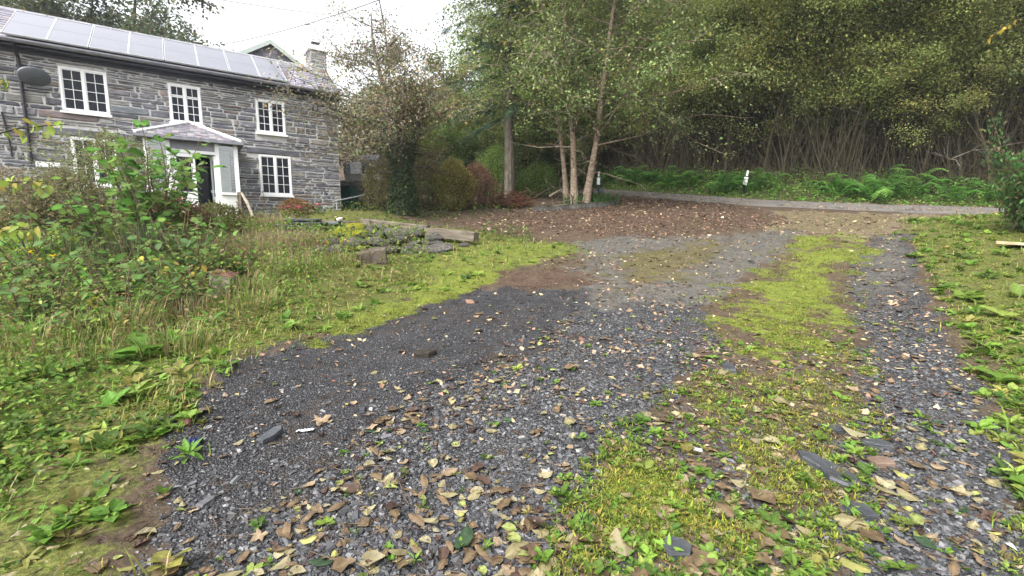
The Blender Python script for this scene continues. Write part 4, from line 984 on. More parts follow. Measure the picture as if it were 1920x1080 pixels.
# shrubby trees of the garden slope between maple and conifer
gs = [(700, 24.5, 4.2, 1), (765, 26, 5.2, 0), (820, 23, 3.8, 0), (865, 27, 5.6, 1), (905, 23.5, 3.4, 2), (930, 29, 6.5, 0), (990, 26, 4.6, 0), (1025, 30, 7.5, 2), (880, 34, 8.5, 1), (800, 36, 8, 2), (720, 38, 8.5, 2), (960, 38, 11, 0), (1110, 34, 8, 2), (1060, 27, 3.0, 0), (1180, 31, 7.5, 1)]
sets = [MIDG, [(0.14, 0.18, 0.05), (0.21, 0.22, 0.055), (0.25, 0.215, 0.075), (0.12, 0.145, 0.05)], [(0.07, 0.105, 0.045), (0.09, 0.13, 0.05), (0.12, 0.14, 0.05)]]
gv = []
for k in range(3):
    W, Lf = grow(400 + k, H=5.0, r0=.08, cb=.08, n1=46, len1=2.0, n2=8, up=.6, droop=.02, leaves=46, lsize=.11, spread=.2, cols=sets[k], tplv=L_TINY, sides=6, fork=2, prof=lambda t: .6 + .6 * math.sin(math.pi * min(1, (t + .1) / 1.1)))
    gv.append((W.mesh('shrub_trunk', M_TWIG), Lf.mesh('shrub_crown', M_LEAF)))
glab = ['mid-green bushy tree on the garden slope behind the hedge', 'yellowish-green loose bushy tree on the garden slope', 'dark green bushy tree on the slope behind the conifer trunk']
gl = ['small yellowish bushy tree seen just right of the cottage corner tank', 'mid-green bushy tree right behind the ivy-wrapped maple trunk', 'low mid-green bushy tree between maple and hedge shrubs', 'yellowish loose bushy tree left of the conifer trunk', 'low dark bushy tree close to the left of the conifer trunk', 'tall mid-green bushy tree directly behind the conifer trunk', 'mid-green bushy tree between conifer and alders', 'dark tall bushy tree behind the gap left of the alders', 'yellowish tall tree far up the garden slope left of the conifer', 'dark tree far behind the bronze maple crown', 'dark tree at the foot of the far hill, left of the maple top', 'tallest mid-green tree far behind the conifer', 'dark tree behind the three alder trunks', 'lowest mid-green bush tree just left of the alder trunks', 'dark tree across the lane behind the white-topped marker post']
for (px, Yd, H, k), lab_ in zip(gs, gl):
    q = at(px, 380, Yd); z = gz(q[0], q[1])
    plant_tree('bushy_tree', lab_, 'tree', (q[0], q[1], z - .05), *gv[k], rz=fr.uniform(0, 6.28), sc=(H / 5 * 1.05, H / 5 * 1.05, H / 5), group='bushy trees on the garden slope')

# clipped-hedge conifers and shrubs by the house corner
def shrub(seed, w_, h_, cols, n, size, tp=L_LOW, upright=.9, stems=30, depth=None, lean=0.3):
    r = np.random.default_rng(seed); W, Lf = MB(), MB(); depth = depth or w_
    for k in range(stems):
        a = r.uniform(0, 6.28); q = np.sqrt(r.random()); tube(W, curve_path([q * .25 * w_ * math.cos(a), q * .25 * depth * math.sin(a), -.1], [lean * math.cos(a), lean * math.sin(a), 1], h_ * r.uniform(.6, 1.0), 5, r, .12), np.linspace(.012, .003, 6), 4, caps=False)
    a = r.uniform(0, 6.28, n); q = np.sqrt(r.uniform(.15, 1, n)); z = r.beta(1.4, 1.1, n)
    bump = 1 + .22 * np.sin(3 * a + 5 * z + seed) + .15 * np.sin(7 * a - 4 * z)
    prof = np.sqrt(np.clip(1 - np.clip((z - .35) / .65, 0, 1) ** 2.4, 0, 1)) * (.72 + .28 * np.clip(z / .3, 0, 1))
    P = np.stack([q * .5 * w_ * np.cos(a) * prof * bump, q * .5 * depth * np.sin(a) * prof * bump, z * h_ * (1 + .08 * np.sin(5 * a))], -1) + r.normal(0, .03, (n, 3))
    inst(Lf, tp, P, rot3(a + r.normal(0, .8, n), r.normal(-upright + .2, .5, n), r.normal(0, .6, n)), size * r.uniform(.6, 1.35, n), pick(cols, n, r, .2))
    return W, Lf
HB = [(0.10, 0.085, 0.04), (0.075, 0.08, 0.03), (0.13, 0.10, 0.055), (0.055, 0.07, 0.027)]
hs_ = [(716, 388, 16.9, 1.5, 1.75, HB, 'brown-green upright hedge conifer between maple trunk and green gate'), (800, 388, 17.4, 1.6, 1.7, [(0.05, 0.055, 0.025), (0.08, 0.075, 0.035), (0.035, 0.04, 0.02)], 'dark straggly hedge shrub right of the ivy-wrapped trunk'),
       (850, 384, 17.2, 1.5, 1.75, [(0.11, 0.11, 0.03), (0.075, 0.085, 0.022), (0.14, 0.12, 0.04)], 'yellow-green hedge shrub in the middle of the hedge'), (893, 380, 17.8, 1.6, 1.55, [(0.085, 0.045, 0.032), (0.06, 0.035, 0.026), (0.10, 0.06, 0.04)], 'reddish-brown twiggy shrub beside the brush pile'), (930, 372, 21, 1.8, 2.2, MIDG, 'dark green shrub in front of the conifer trunk'), (1010, 370, 22, 1.9, 1.5, MIDG, 'low leafy shrub between conifer and alders')]
for k, (px, py, Yd, w_, h_, cc, lab) in enumerate(hs_):
    q = at(px, py, Yd); W, Lf = shrub(500 + k, w_, h_, [tuple(np.array(c) * (2.6 if max(c) < .145 else 1.1)) for c in cc], 6500, .085, L_LONG2, 1.0)
    t = thing('hedge_shrub', lab, 'shrub', (q[0], q[1], gz(q[0], q[1]))); W.build('stems', M_TWIG, t); Lf.build('foliage', M_LEAF, t)

# juniper bush at the right edge
q = at(1925, 430, 8.6); r = np.random.default_rng(12); W, Lf = MB(), MB(); P, D = [], []
for k in range(44):
    a = r.uniform(0, 6.28); b = curve_path([r.normal(0, .08), r.normal(0, .08), r.uniform(0, .35)], [math.cos(a) * .34, math.sin(a) * .34, 1], r.uniform(.5, 1.55), 6, r, .06, -.01); tube(W, b, np.linspace(.014, .003, 7), 4, caps=False)
    for j in range(190): p2, d2 = along(b, r.uniform(.1, 1)); P.append(p2 + r.normal(0, .045, 3)); D.append(unit(d2 + r.normal(0, .45, 3)))
P, D = np.array(P), np.array(D); m = len(P)
JS = tpl([(0, 0, 0), (.35, -.10, .02), (.75, -.13, 0), (.55, -.02, .01), (1, 0, -.03), (.55, .02, .01), (.75, .13, 0), (.35, .10, .02)], [[(0, 1, 3, 5), (1, 2, 3, 3), (3, 4, 5, 5), (0, 5, 7, 7), (5, 6, 7, 7)]][:0] + [[(0, 1, 2), (0, 2, 3), (0, 3, 4), (0, 4, 5), (0, 5, 6), (0, 6, 7)]], [.7, .9, 1.1, .9, 1.25, .9, 1.1, .9])
inst(Lf, JS, P, rot3(np.arctan2(D[:, 1], D[:, 0]), -np.arcsin(np.clip(D[:, 2], -1, 1)), r.uniform(0, 6.28, m)), .085 * r.uniform(.6, 1.3, m), pick([(0.045, 0.12, 0.03), (0.075, 0.165, 0.04), (0.035, 0.08, 0.025), (0.11, 0.09, 0.04)], m, r, .18))
t = thing('juniper_bush', 'bright green feathery conifer bush at the right edge of the drive', 'shrub', (q[0] + .1, q[1], gz(q[0], q[1]) - .05)); t.scale = (1.5, 1.5, 1.3); W.build('stems', M_TWIG, t); Lf.build('foliage', M_NEEDLE, t)

# ------------------------------------------------------------------ ferns on the verge
def frond_mesh(seed):
    r = np.random.default_rng(seed); mbf = MB(); n = 15; arch = r.uniform(.9, 1.25); L = 1.0
    x = np.linspace(0, 1, n + 1); px = x * .85; pz = arch * .75 * np.sin(x * 2.0) * .8 - .12 * x ** 3
    tube(mbf, np.c_[px, 0 * px, pz], np.linspace(.012, .003, n + 1), 3, (.5, .55, .2), False)
    for i in range(2, n):
        wv = .26 * math.sin(math.pi * (x[i] * .85 + .12)) ** .8; sl = .07
        for sg in (-1, 1):
            z0 = pz[i]; mbf.add([(px[i] - .022, 0, z0), (px[i] + .028, 0, z0 + .004), (px[i] + sl + .022, sg * wv * .6, z0 - .02), (px[i] + sl + .05, sg * wv, z0 - .07), (px[i] + sl - .022, sg * wv * .6, z0 - .03)], np.array([(0, 1, 2, 3, 4)]), (1, 1, 1))
    c = pick([(0.12, 0.27, 0.05), (0.17, 0.33, 0.07), (0.09, 0.20, 0.045)], 1, r)[0]; mbf.c = [q * c for q in mbf.c]
    return mbf.mesh('frond', M_LEAF)
fronds = [frond_mesh(k) for k in range(5)] + [None]
def fern(loc, sc, n, r, lab, grp):
    t = thing('fern', lab, 'fern', loc, 0, grp)
    for k in range(n):
        link('frond', fronds[int(r.integers(5))], t, (0, 0, 0), (0, r.normal(0, .18), k * 6.283 / n + r.normal(0, .25)), sc * r.uniform(.75, 1.15))
    return t
r = np.random.default_rng(31)
for k in range(84):
    s = r.uniform(3, 36); p, nn = edge_at(s); q = p + nn * r.uniform(.55, 2.2)
    if abs(q[0]) > 1.2 * q[1] or q[0] < 4: continue
    fern((q[0], q[1], gz(*q) - .03), r.uniform(.75, 1.25), 7, r, 'green arching fern on the lane verge below the wood', 'ferns along the lane verge')
vg = MB(); m = 32000; S = r.uniform(0, 40, m); O = .08 + 2.6 * r.beta(1.0, 1.7, m); PP = np.empty((m, 2))
for i in range(m): p, nn = edge_at(S[i]); PP[i] = p + nn * O[i]
zz = ground(PP[:, 0], PP[:, 1]); hh = r.random(m) ** 1.4 * (.10 + .62 * sstep(0.1, 1.4, O)) * (.4 + 1.2 * fbm(PP[:, 0] * .8, PP[:, 1] * .8, 6))
inst(vg, L_TINY, np.c_[PP, zz + hh], rot3(r.uniform(0, 6.28, m), r.normal(.1, .45, m), r.normal(0, .4, m)), r.uniform(.05, .15, m), pick([(0.11, 0.25, 0.04), (0.16, 0.31, 0.055), (0.08, 0.17, 0.035), (0.21, 0.29, 0.065)], m, r, .2))
tag(vg.build('verge_plants', M_LEAF), 'low leafy green plants crowding the lane verge', kind='stuff')
dt = MB(); m = 2400; S = r.uniform(2, 34, m); PP = np.array([sum(((e[0], e[1] * o) for e, o in [(edge_at(s), r.uniform(1.2, 5))]), ())[0] + sum(((e[0], e[1] * o) for e, o in [(edge_at(s), r.uniform(1.2, 6))]), ())[1] for s in S])
for q in PP:
    P = curve_path([q[0], q[1], gz(*q)], [r.normal(0, .3), r.normal(0, .3), 1], r.uniform(.8, 4.2), 4, r, .15); tube(dt, P, np.linspace(.014, .003, 5), 3, caps=False)
tag(dt.build('undergrowth_stems', M_TWIG), 'thicket of thin dead stems along the foot of the wood', kind='stuff')

# ------------------------------------------------------------------ stones and growth on the ground
def sample(n, y0, y1, xk=1.22, xo=.6, r=rng, pw=1.0):      # positions, denser close by
    u = r.random(n); Y = (y0 ** (1 - pw) + u * (y1 ** (1 - pw) - y0 ** (1 - pw))) ** (1 / (1 - pw)) if pw != 1 else y0 * (y1 / y0) ** u
    X = r.uniform(-1, 1, n) * (xk * Y + xo); return X, Y
def keep(prob, X, Y, r=rng): k = r.random(len(X)) < prob; return X[k], Y[k]
def chip(seed, flat):
    r = np.random.default_rng(seed); V = np.array([(-1, -.8, 0), (1, -.8, 0), (1, .8, 0), (-1, .8, 0), (-.75, -.6, 1), (.75, -.6, 1), (.75, .6, 1), (-.75, .6, 1)], float)
    V[:, :2] += r.normal(0, .18, (8, 2)); V[4:, 2] += r.normal(0, .22, 4); V *= np.array([.5, .36, flat]); V[:, 2] -= flat * .4
    return tpl(V, [[(4, 5, 6, 7), (0, 1, 5, 4), (1, 2, 6, 5), (2, 3, 7, 6), (3, 0, 4, 7)]])
CH = [chip(k, f) for k, f in enumerate((.28, .38, .2, .32, .45, .25))]
SLATE = [(0.026, 0.026, 0.029), (0.042, 0.043, 0.047), (0.064, 0.065, 0.070), (0.098, 0.099, 0.103), (0.055, 0.046, 0.042), (0.30, 0.29, 0.27)]
def tilt_ground(X, Y): return ground(X, Y) + 0.0
def scatter_chips(name, lab, n, y0, y1, prob, size, cols, wts, r, pw=1.3):
    X, Y = sample(n, y0, y1, r=r, pw=pw); X, Y = keep(prob(X, Y), X, Y, r); mbs = MB(); k = r.integers(0, len(CH), len(X)); zz = ground(X, Y)
    S = size * r.lognormal(0, .32, len(X))
    for j in range(len(CH)):
        q = k == j; m = q.sum()
        inst(mbs, CH[j], np.c_[X[q], Y[q], zz[q] + S[q] * .06], rot3(r.uniform(0, 6.28, m), r.normal(0, .32, m), r.normal(0, .32, m)), S[q], pick(cols, m, r, .25, wts, .08))
    tag(mbs.build(name, M_GRAVEL), lab, kind='stuff')
r = np.random.default_rng(5)
def pg(X, Y):
    g = np.clip(zm('gravel', X, Y) + zm('rut', X, Y) + .5 * zm('patch', X, Y) + .45 * zm('upper', X, Y), 0, 1); g = np.maximum(g, .5 * zm('mid', X, Y)); g = np.maximum(g, .5 * zm('fine', X, Y, .2)) * (1 - .85 * zm('fine', X, Y, .45, .4))
    return g * (.55 + .45 * sstep(.25, .5, fbm(X * 2.2, Y * 2.2, 17))) * (1 - .7 * sstep(4.5, 8, Y))
scatter_chips('slate_gravel', 'loose dark grey slate chippings covering the drive', 72000, 1.35, 9.5, pg, .024, SLATE, [.25, .29, .25, .14, .06, .01], r, 1.6)
scatter_chips('fine_slate_gravel', 'fine dark slate grit in the left wheel track', 52000, 1.5, 8.5, lambda X, Y: zm('fine', X, Y, .4, .35), .0135, SLATE, [.36, .32, .2, .09, .022, .008], r, 1.3)

# moss cushions and tufts
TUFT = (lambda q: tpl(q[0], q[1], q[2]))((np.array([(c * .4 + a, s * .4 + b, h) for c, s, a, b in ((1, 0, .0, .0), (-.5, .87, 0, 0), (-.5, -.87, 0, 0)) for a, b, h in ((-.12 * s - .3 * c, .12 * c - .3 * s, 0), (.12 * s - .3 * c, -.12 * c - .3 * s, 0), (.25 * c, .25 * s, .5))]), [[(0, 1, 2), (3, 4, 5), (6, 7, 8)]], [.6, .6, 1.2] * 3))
X, Y = sample(170000, 1.35, 12, r=r, pw=1.4)
pm = np.clip(.95 * zm('mossmid', X, Y, .2, .45) * sstep(.32, .5, fbm(X * 3, Y * 3, 8)) + zm('mossfg', X, Y, .08, .1) + .95 * zm('mossedge', X, Y, .15, .25) + .35 * zm('mossyard', X, Y, .4, .5) + .55 * zm('left', X, Y) * sstep(.50, .62, fbm(X * 1.6, Y * 1.6, 14)) + .3 * zm('right', X, Y) + 0.55 * zm('mid', X, Y) * sstep(.40, .60, fbm(X * 1.9, Y * 1.9, 15)), 0, 1)
X, Y = keep(pm, X, Y, r); m = len(X); mbs = MB()
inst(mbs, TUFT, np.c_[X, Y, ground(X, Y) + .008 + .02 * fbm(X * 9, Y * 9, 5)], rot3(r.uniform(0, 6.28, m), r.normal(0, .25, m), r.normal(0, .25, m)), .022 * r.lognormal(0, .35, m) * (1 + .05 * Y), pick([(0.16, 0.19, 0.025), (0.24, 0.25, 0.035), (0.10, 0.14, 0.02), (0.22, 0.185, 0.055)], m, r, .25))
tag(mbs.build('moss', M_MOSS), 'bright yellow-green moss between the wheel tracks and along the drive edge', kind='stuff')

# weed rosettes
def rosette(seed, n, tp, up, wv=.35):
    r = np.random.default_rng(seed); b = MB()
    a = np.arange(n) * 2.4 + r.normal(0, .3, n)
    P = np.stack([.06 * np.cos(a), .06 * np.sin(a), r.uniform(.0, .25, n)], -1); inst(b, tp, P, rot3(a, r.normal(-up, .3, n), r.normal(0, .25, n)), np.stack([r.uniform(.35, .62, n)] * 3, -1) * np.array([1, 1, 1]), np.ones((n, 3)) * r.uniform(.8, 1.15, (n, 1)))
    return tpl(np.concatenate(b.v), [np.concatenate([f for f in b.f if f.shape[1] == k]) for k in sorted({f.shape[1] for f in b.f})], np.concatenate(b.c))
ROS = [rosette(1, 6, L_OVAL, .35), rosette(2, 8, L_MID, .55), rosette(3, 5, L_OVAL, .7), rosette(4, 9, L_LONG, .6), rosette(5, 7, L_LOW, .4)]
GREENS = [(0.105, 0.19, 0.03), (0.155, 0.25, 0.042), (0.075, 0.135, 0.027), (0.21, 0.27, 0.058), (0.23, 0.22, 0.06)]
def scatter_ros(name, lab, n, y0, y1, prob, size, cols, wts, r, pw=1.4, ros=ROS, lift=.0, grow_y=.0):
    X, Y = sample(n, y0, y1, r=r, pw=pw); X, Y = keep(prob(X, Y), X, Y, r); b = MB(); k = r.integers(0, len(ros), len(X)); zz = ground(X, Y) + lift; S = size * r.lognormal(0, .35, len(X)) * (1 + grow_y * Y)
    for j in range(len(ros)):
        q = k == j; m = q.sum(); inst(b, ros[j], np.c_[X[q], Y[q], zz[q]], rot3(r.uniform(0, 6.28, m), r.normal(0, .12, m), r.normal(0, .12, m)), S[q], pick(cols, m, r, .18, wts))
    tag(b.build(name, M_LEAF), lab, kind='stuff')
cl = lambda X, Y, f, s, lo, hi: sstep(lo, hi, fbm(X * f, Y * f, s))
scatter_ros('strip_weeds', 'small bright green weeds rooted in the strip between the wheel tracks', 13500, 1.35, 8, lambda X, Y: np.clip(zm('mid', X, Y) * cl(X, Y, 2.2, 40, .18, .42) + .35 * zm('mossmid', X, Y) * cl(X, Y, 2.5, 41, .45, .6) + .05 * zm('gravel', X, Y) + .12 * zm('rut', X, Y) * cl(X, Y, 2, 42, .5, .6), 0, 1), .054, GREENS, [.3, .28, .17, .15, .1], r)
scatter_ros('bank_weeds', 'leafy green weeds covering the right-hand bank of the drive', 13000, 2.0, 13, lambda X, Y: zm('right', X, Y) * cl(X, Y, 1.5, 43, .2, .45), .085, GREENS, [.3, .25, .2, .15, .1], r, 1.0, grow_y=.06)
scatter_ros('border_weeds', 'low green weeds spilling onto the left edge of the drive', 13000, 1.4, 11, lambda X, Y: zm('left', X, Y) * cl(X, Y, 1.4, 44, .3, .52), .075, GREENS + [(0.14, 0.12, 0.04)], [.27, .25, .2, .13, .1, .05], r, 1.15, grow_y=.06)

# grass blades
def scatter_grass(name, lab, n, y0, y1, prob, h, wd, cols, r, pw=1.2, wts=None, grow_y=.05):
    X, Y = sample(n, y0, y1, r=r, pw=pw); X, Y = keep(prob(X, Y), X, Y, r); m = len(X); b = MB(); H = h * r.lognormal(0, .4, m) * (1 + grow_y * Y)
    S = np.stack([wd * r.uniform(.7, 1.3, m) * (1 + .12 * Y), H * r.uniform(.4, 1.1, m), H], -1)
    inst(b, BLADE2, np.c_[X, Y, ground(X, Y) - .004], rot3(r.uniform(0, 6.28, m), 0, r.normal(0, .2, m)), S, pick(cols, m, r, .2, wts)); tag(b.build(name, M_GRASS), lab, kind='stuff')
GR = [(0.12, 0.20, 0.025), (0.18, 0.25, 0.035), (0.24, 0.24, 0.06), (0.33, 0.27, 0.13), (0.08, 0.13, 0.02)]
scatter_grass('bank_grass', 'short bright grass on the right-hand bank', 42000, 2, 16.5, lambda X, Y: zm('right', X, Y) * cl(X, Y, 1.2, 50, .3, .6) + .25 * zm('tan', X, Y) * cl(X, Y, 1, 51, .5, .65), .05, .006, GR, r, .8, [.33, .33, .16, .06, .12])
scatter_grass('border_grass', 'rough green and straw-coloured grass on the left-hand border', 60000, 1.4, 17.5, lambda X, Y: zm('left', X, Y) * cl(X, Y, .9, 52, .3, .6), .065, .006, GR, r, 1.0, [.26, .24, .22, .18, .1])
scatter_grass('strip_grass', 'thin grass tufts in the mossy strip and yard', 14000, 1.5, 13, lambda X, Y: .5 * zm('mossmid', X, Y, .3) * cl(X, Y, 1.8, 53, .45, .6) + .07 * zm('mid', X, Y) * cl(X, Y, 2, 54, .5, .62) + .5 * zm('mossyard', X, Y, .5) + .12 * zm('olive', X, Y), .035, .005, GR, r, 1.1, [.3, .3, .2, .12, .08])

# ------------------------------------------------------------------ fallen leaves
def dead_leaf(seed, shape, col, col2):
    r = np.random.default_rng(seed)
    if shape == 'maple':
        ang = np.array([-2.6, -1.9, -1.35, -.95, -.6, -.3, 0, .3, .6, .95, 1.35, 1.9, 2.6]); rad = np.array([.35, .62, .42, .85, .50, .70, 1.05, .70, .50, .85, .42, .62, .35]) * .55
        ring = np.stack([rad * np.cos(ang), rad * np.sin(ang)], -1); ring2 = ring * .5
        V = np.concatenate([[(0, 0, 0)], np.c_[ring2, .05 * r.normal(size=13) * .4], np.c_[ring, .03 + r.normal(0, .06, 13)]]); i = np.arange(12)
        Fs = [[(0, 1 + k, 2 + k) for k in i], [(1 + k, 14 + k, 15 + k, 2 + k) for k in i]]; tc = np.concatenate([[1.1], np.full(13, 1.0), r.uniform(.65, 1.05, 13)])
    else:
        tear, crump = (.16, .03) if col[0] < .26 else (.05, .012); n = 6; xs = np.linspace(0, 1, n + 1); V = []; tc = []; wd = {'oval': .62, 'long': .42, 'round': .8}[shape]; ca, cb_ = r.normal(0, .28), r.uniform(-.4, .7); tw = r.normal(0, .4)
        for x in xs:
            wv = wd * .5 * max(.03, math.sin(math.pi * x ** .85)) ** .75
            for s_ in (-1, -.5, 0, .5, 1):
                y = s_ * wv * (1 + r.normal(0, .05)); z = cb_ * abs(s_) ** 1.6 * wv * .9 + ca * (x - .5) ** 2 + tw * (x - .5) * y + r.normal(0, .012) + (.02 if s_ == 0 else 0)
                V.append((x - .5, y * (1 + tear * r.normal()), z + crump * r.normal())); tc.append(1.18 if s_ == 0 else r.uniform(.78, 1.06))
        V = np.array(V); V[:, 2] -= V[:, 2].min() * .6
        Fs = [[(a * 5 + b, a * 5 + b + 5, a * 5 + b + 6, a * 5 + b + 1) for a in range(n) for b in range(4)]]
        tc = np.array(tc)
        stalk = len(V); V = np.concatenate([V, [(-.5, -.012, .02), (-.5, .012, .02), (-.72, .02, .03 + .05 * r.random())]]); Fs.append([(stalk, stalk + 1, stalk + 2)]); tc = np.concatenate([tc, [.7] * 3])
    w_ = sstep(.3, .7, r.random(len(V)) * .7 + .3 * r.random())[:, None] * .8; C = (np.array(col) * (1 - w_) + np.array(col2) * w_) * tc[:, None]
    return tpl(V, Fs, C * .62)
LEAFKINDS = [('pale olive-tan', 'oval', (0.34, 0.29, 0.16), (0.25, 0.22, 0.10)), ('pale olive-tan', 'oval', (0.30, 0.28, 0.15), (0.38, 0.32, 0.19)), ('pale olive-tan', 'round', (0.36, 0.32, 0.20), (0.24, 0.20, 0.10)),
             ('brown', 'oval', (0.20, 0.14, 0.075), (0.13, 0.085, 0.048)), ('brown', 'long', (0.23, 0.16, 0.09), (0.15, 0.10, 0.058)), ('brown', 'round', (0.17, 0.115, 0.062), (0.24, 0.175, 0.10)),
             ('dark brown', 'oval', (0.07, 0.042, 0.03), (0.11, 0.065, 0.045)), ('dark brown', 'long', (0.085, 0.048, 0.034), (0.055, 0.034, 0.026)),
             ('yellow-green', 'oval', (0.30, 0.34, 0.10), (0.20, 0.25, 0.06)), ('yellow-green', 'oval', (0.36, 0.34, 0.11), (0.25, 0.27, 0.07)),
             ('light tan', 'round', (0.36, 0.27, 0.17), (0.27, 0.19, 0.12)), ('light tan', 'maple', (0.44, 0.33, 0.21), (0.34, 0.24, 0.14)), ('dark green', 'oval', (0.03, 0.065, 0.03), (0.05, 0.09, 0.04))]
KW = np.array([.09, .09, .05, .15, .13, .10, .14, .11, .045, .03, .05, .008, .02]); KW /= KW.sum()
DL = [dead_leaf(600 + k, *q[1:]) for k, q in enumerate(LEAFKINDS)]
def leaf_prob(X, Y):                              # drifts: down the middle between the left track and the strip, on the strip, and on the right
    d1 = np.clip(zm('gravel', X, Y), 0, 1) * (.28 + .72 * cl(X, Y, 2.4, 60, .42, .62)); edge = np.exp(-(sdf(Z['fine'], X, Y) / .28) ** 2) * zm('gravel', X, Y, .4) * sstep(-1.5, -.4, X)
    return np.clip(.62 * d1 + .9 * edge + .85 * zm('mid', X, Y) * (.4 + .6 * cl(X, Y, 2, 61, .4, .6)) + .5 * zm('rut', X, Y) * cl(X, Y, 1.8, 62, .35, .6) + .36 * zm('right', X, Y) + .33 * zm('left', X, Y) + .10 * zm('mossmid', X, Y) + .22 * zm('upper', X, Y) + .16 * zm('tan', X, Y) + .05 * zm('fine', X, Y) + .05, 0, 1)
X, Y = sample(9000, 1.45, 11, r=r, pw=1.55); X, Y = keep(leaf_prob(X, Y), X, Y, r)
m = len(X); K = r.choice(len(DL), m, p=KW); S = .74 * np.array([.085, .08, .075, .075, .08, .07, .065, .07, .07, .065, .07, .13, .10])[K] * r.lognormal(0, .38, m)
vis = S / np.hypot(X, Y) * (np.abs(X) < 1.1 * Y); rank = np.argsort(-vis); top = set(rank[:285].tolist())
dlm = []
for k, t_ in enumerate(DL): dlm.append(MB().add(t_[0], t_[1], t_[2]).mesh('fallen_leaf', M_DRY, True))
zl = ground(X, Y); near = MB(); yaw = r.uniform(0, 6.28, m); pt = r.normal(0, .14, m); rl = r.normal(0, .17, m)
def where_on(x, y):
    x, y = np.array([x]), np.array([y])
    best = max((('slate chippings', zm('gravel', x, y)[0] + .9 * zm('rut', x, y)[0]), ('weedy middle strip', zm('mid', x, y)[0] + zm('mossmid', x, y)[0]), ('left-hand border', zm('left', x, y)[0]), ('right-hand bank', zm('right', x, y)[0]), ('fine dark grit track', zm('fine', x, y)[0] * 1.05)), key=lambda q: q[1])
    return best[0]
for i in range(m):
    if i in top:
        o = link('fallen_leaf', dlm[K[i]], None, (X[i], Y[i], zl[i] + .012 + .008 * r.random()), (rl[i], pt[i], yaw[i]), S[i])
        nm, sh = LEAFKINDS[K[i]][:2]; wh = where_on(X[i], Y[i]); shw = {'oval': 'oval', 'long': 'narrow', 'round': 'broad', 'maple': 'large lobed'}[sh]
        tag(o, f'{nm} {shw} fallen leaf lying on the {wh}', 'leaf', f'{nm} {shw} leaves fallen on the {wh}')
for j in range(len(DL)):
    q = (K == j) & ~np.isin(np.arange(m), list(top)); n_ = q.sum()
    if n_: inst(near, DL[j], np.c_[X[q], Y[q], zl[q] + .012], rot3(yaw[q], pt[q], rl[q]), S[q], np.clip(1 + r.normal(0, .15, (n_, 1)), .5, 1.5) * np.ones(3))
# the thin far litter, low crumbs of leaf
DS = [tpl([(-.5, 0, .04), (0, -.3, .14), (.5, 0, .0), (0, .3, .1)], [[(0, 1, 2, 3)]]), tpl([(-.5, 0, 0), (-.1, -.28, .1), (.5, -.05, .16), (.1, .3, .02)], [[(0, 1, 2, 3)]])]
X2, Y2 = sample(80000, 1.4, 25, r=r, pw=.75)
pl = np.clip(.9 * zm('litter', X2, Y2, .8, 1.2) + .55 * zm('mid', X2, Y2) + .3 * zm('gravel', X2, Y2) * cl(X2, Y2, 2.4, 60, .42, .62) + .3 * zm('rut', X2, Y2) + .3 * zm('tan', X2, Y2) + .3 * zm('left', X2, Y2) + .2 * zm('right', X2, Y2) + .3 * zm('yard', X2, Y2) + .35 * zm('mossyard', X2, Y2) + .08, 0, 1) * sstep(2.2, 5.0, Y2) * (poly_dist(FAR_EDGE, X2, Y2) < -ROAD_W * .8)
X2, Y2 = keep(pl, X2, Y2, r)
for j in (0, 1):
    x, y = X2[j::2], Y2[j::2]; n_ = len(x); inst(near, DS[j], np.c_[x, y, ground(x, y) + .006], rot3(r.uniform(0, 6.28, n_), r.normal(0, .3, n_), r.normal(0, .3, n_)), .036 * r.lognormal(0, .4, n_) * (1 + .055 * y), pick([(0.18, 0.11, 0.07), (0.27, 0.175, 0.11), (0.11, 0.065, 0.045), (0.38, 0.30, 0.20), (0.32, 0.27, 0.15)], n_, r, .2, [.3, .26, .14, .17, .13]))
s2 = r.uniform(3, 34, 4200)
PP = np.array([(lambda e, o: e[0] - e[1] * o)(edge_at(s), (ROAD_W * (r.beta(1.6, .55) if r.random() < .75 else r.beta(.4, 3)))) for s in s2]); n_ = len(PP)
inst(near, DS[0], np.c_[PP, ground(PP[:, 0], PP[:, 1], False) + .085], rot3(r.uniform(0, 6.28, n_), r.normal(0, .2, n_), r.normal(0, .2, n_)), .06 * r.lognormal(0, .3, n_), pick([(0.20, 0.11, 0.06), (0.32, 0.22, 0.12), (0.38, 0.28, 0.12)], n_, r, .2))
tag(near.build('leaf_litter', M_DRY), 'scattered brown and tan leaf litter over the yard and lane', kind='stuff')
# twigs and stalks among the leaves
tw = MB()
X, Y = sample(420, 1.5, 7, r=r, pw=1.4)
for x, y in zip(X, Y):
    a = r.uniform(0, 6.28); L = r.uniform(.04, .22); P = curve_path([x, y, gz(x, y) + .016], [math.cos(a), math.sin(a), .03], L, 3, r, .12); tube(tw, P, np.linspace(.0028, .0014, 4), 4, pick([(.9, .8, .7), (1.6, 1.3, 1.0)], 1, r)[0])
tag(tw.build('fallen_twigs', surf('twig_litter', (.06, .045, .032), (.14, .105, .075), 20, .9, .2, 60, .1, tint=True)), 'thin broken twigs and stalks lying on the drive', kind='stuff')

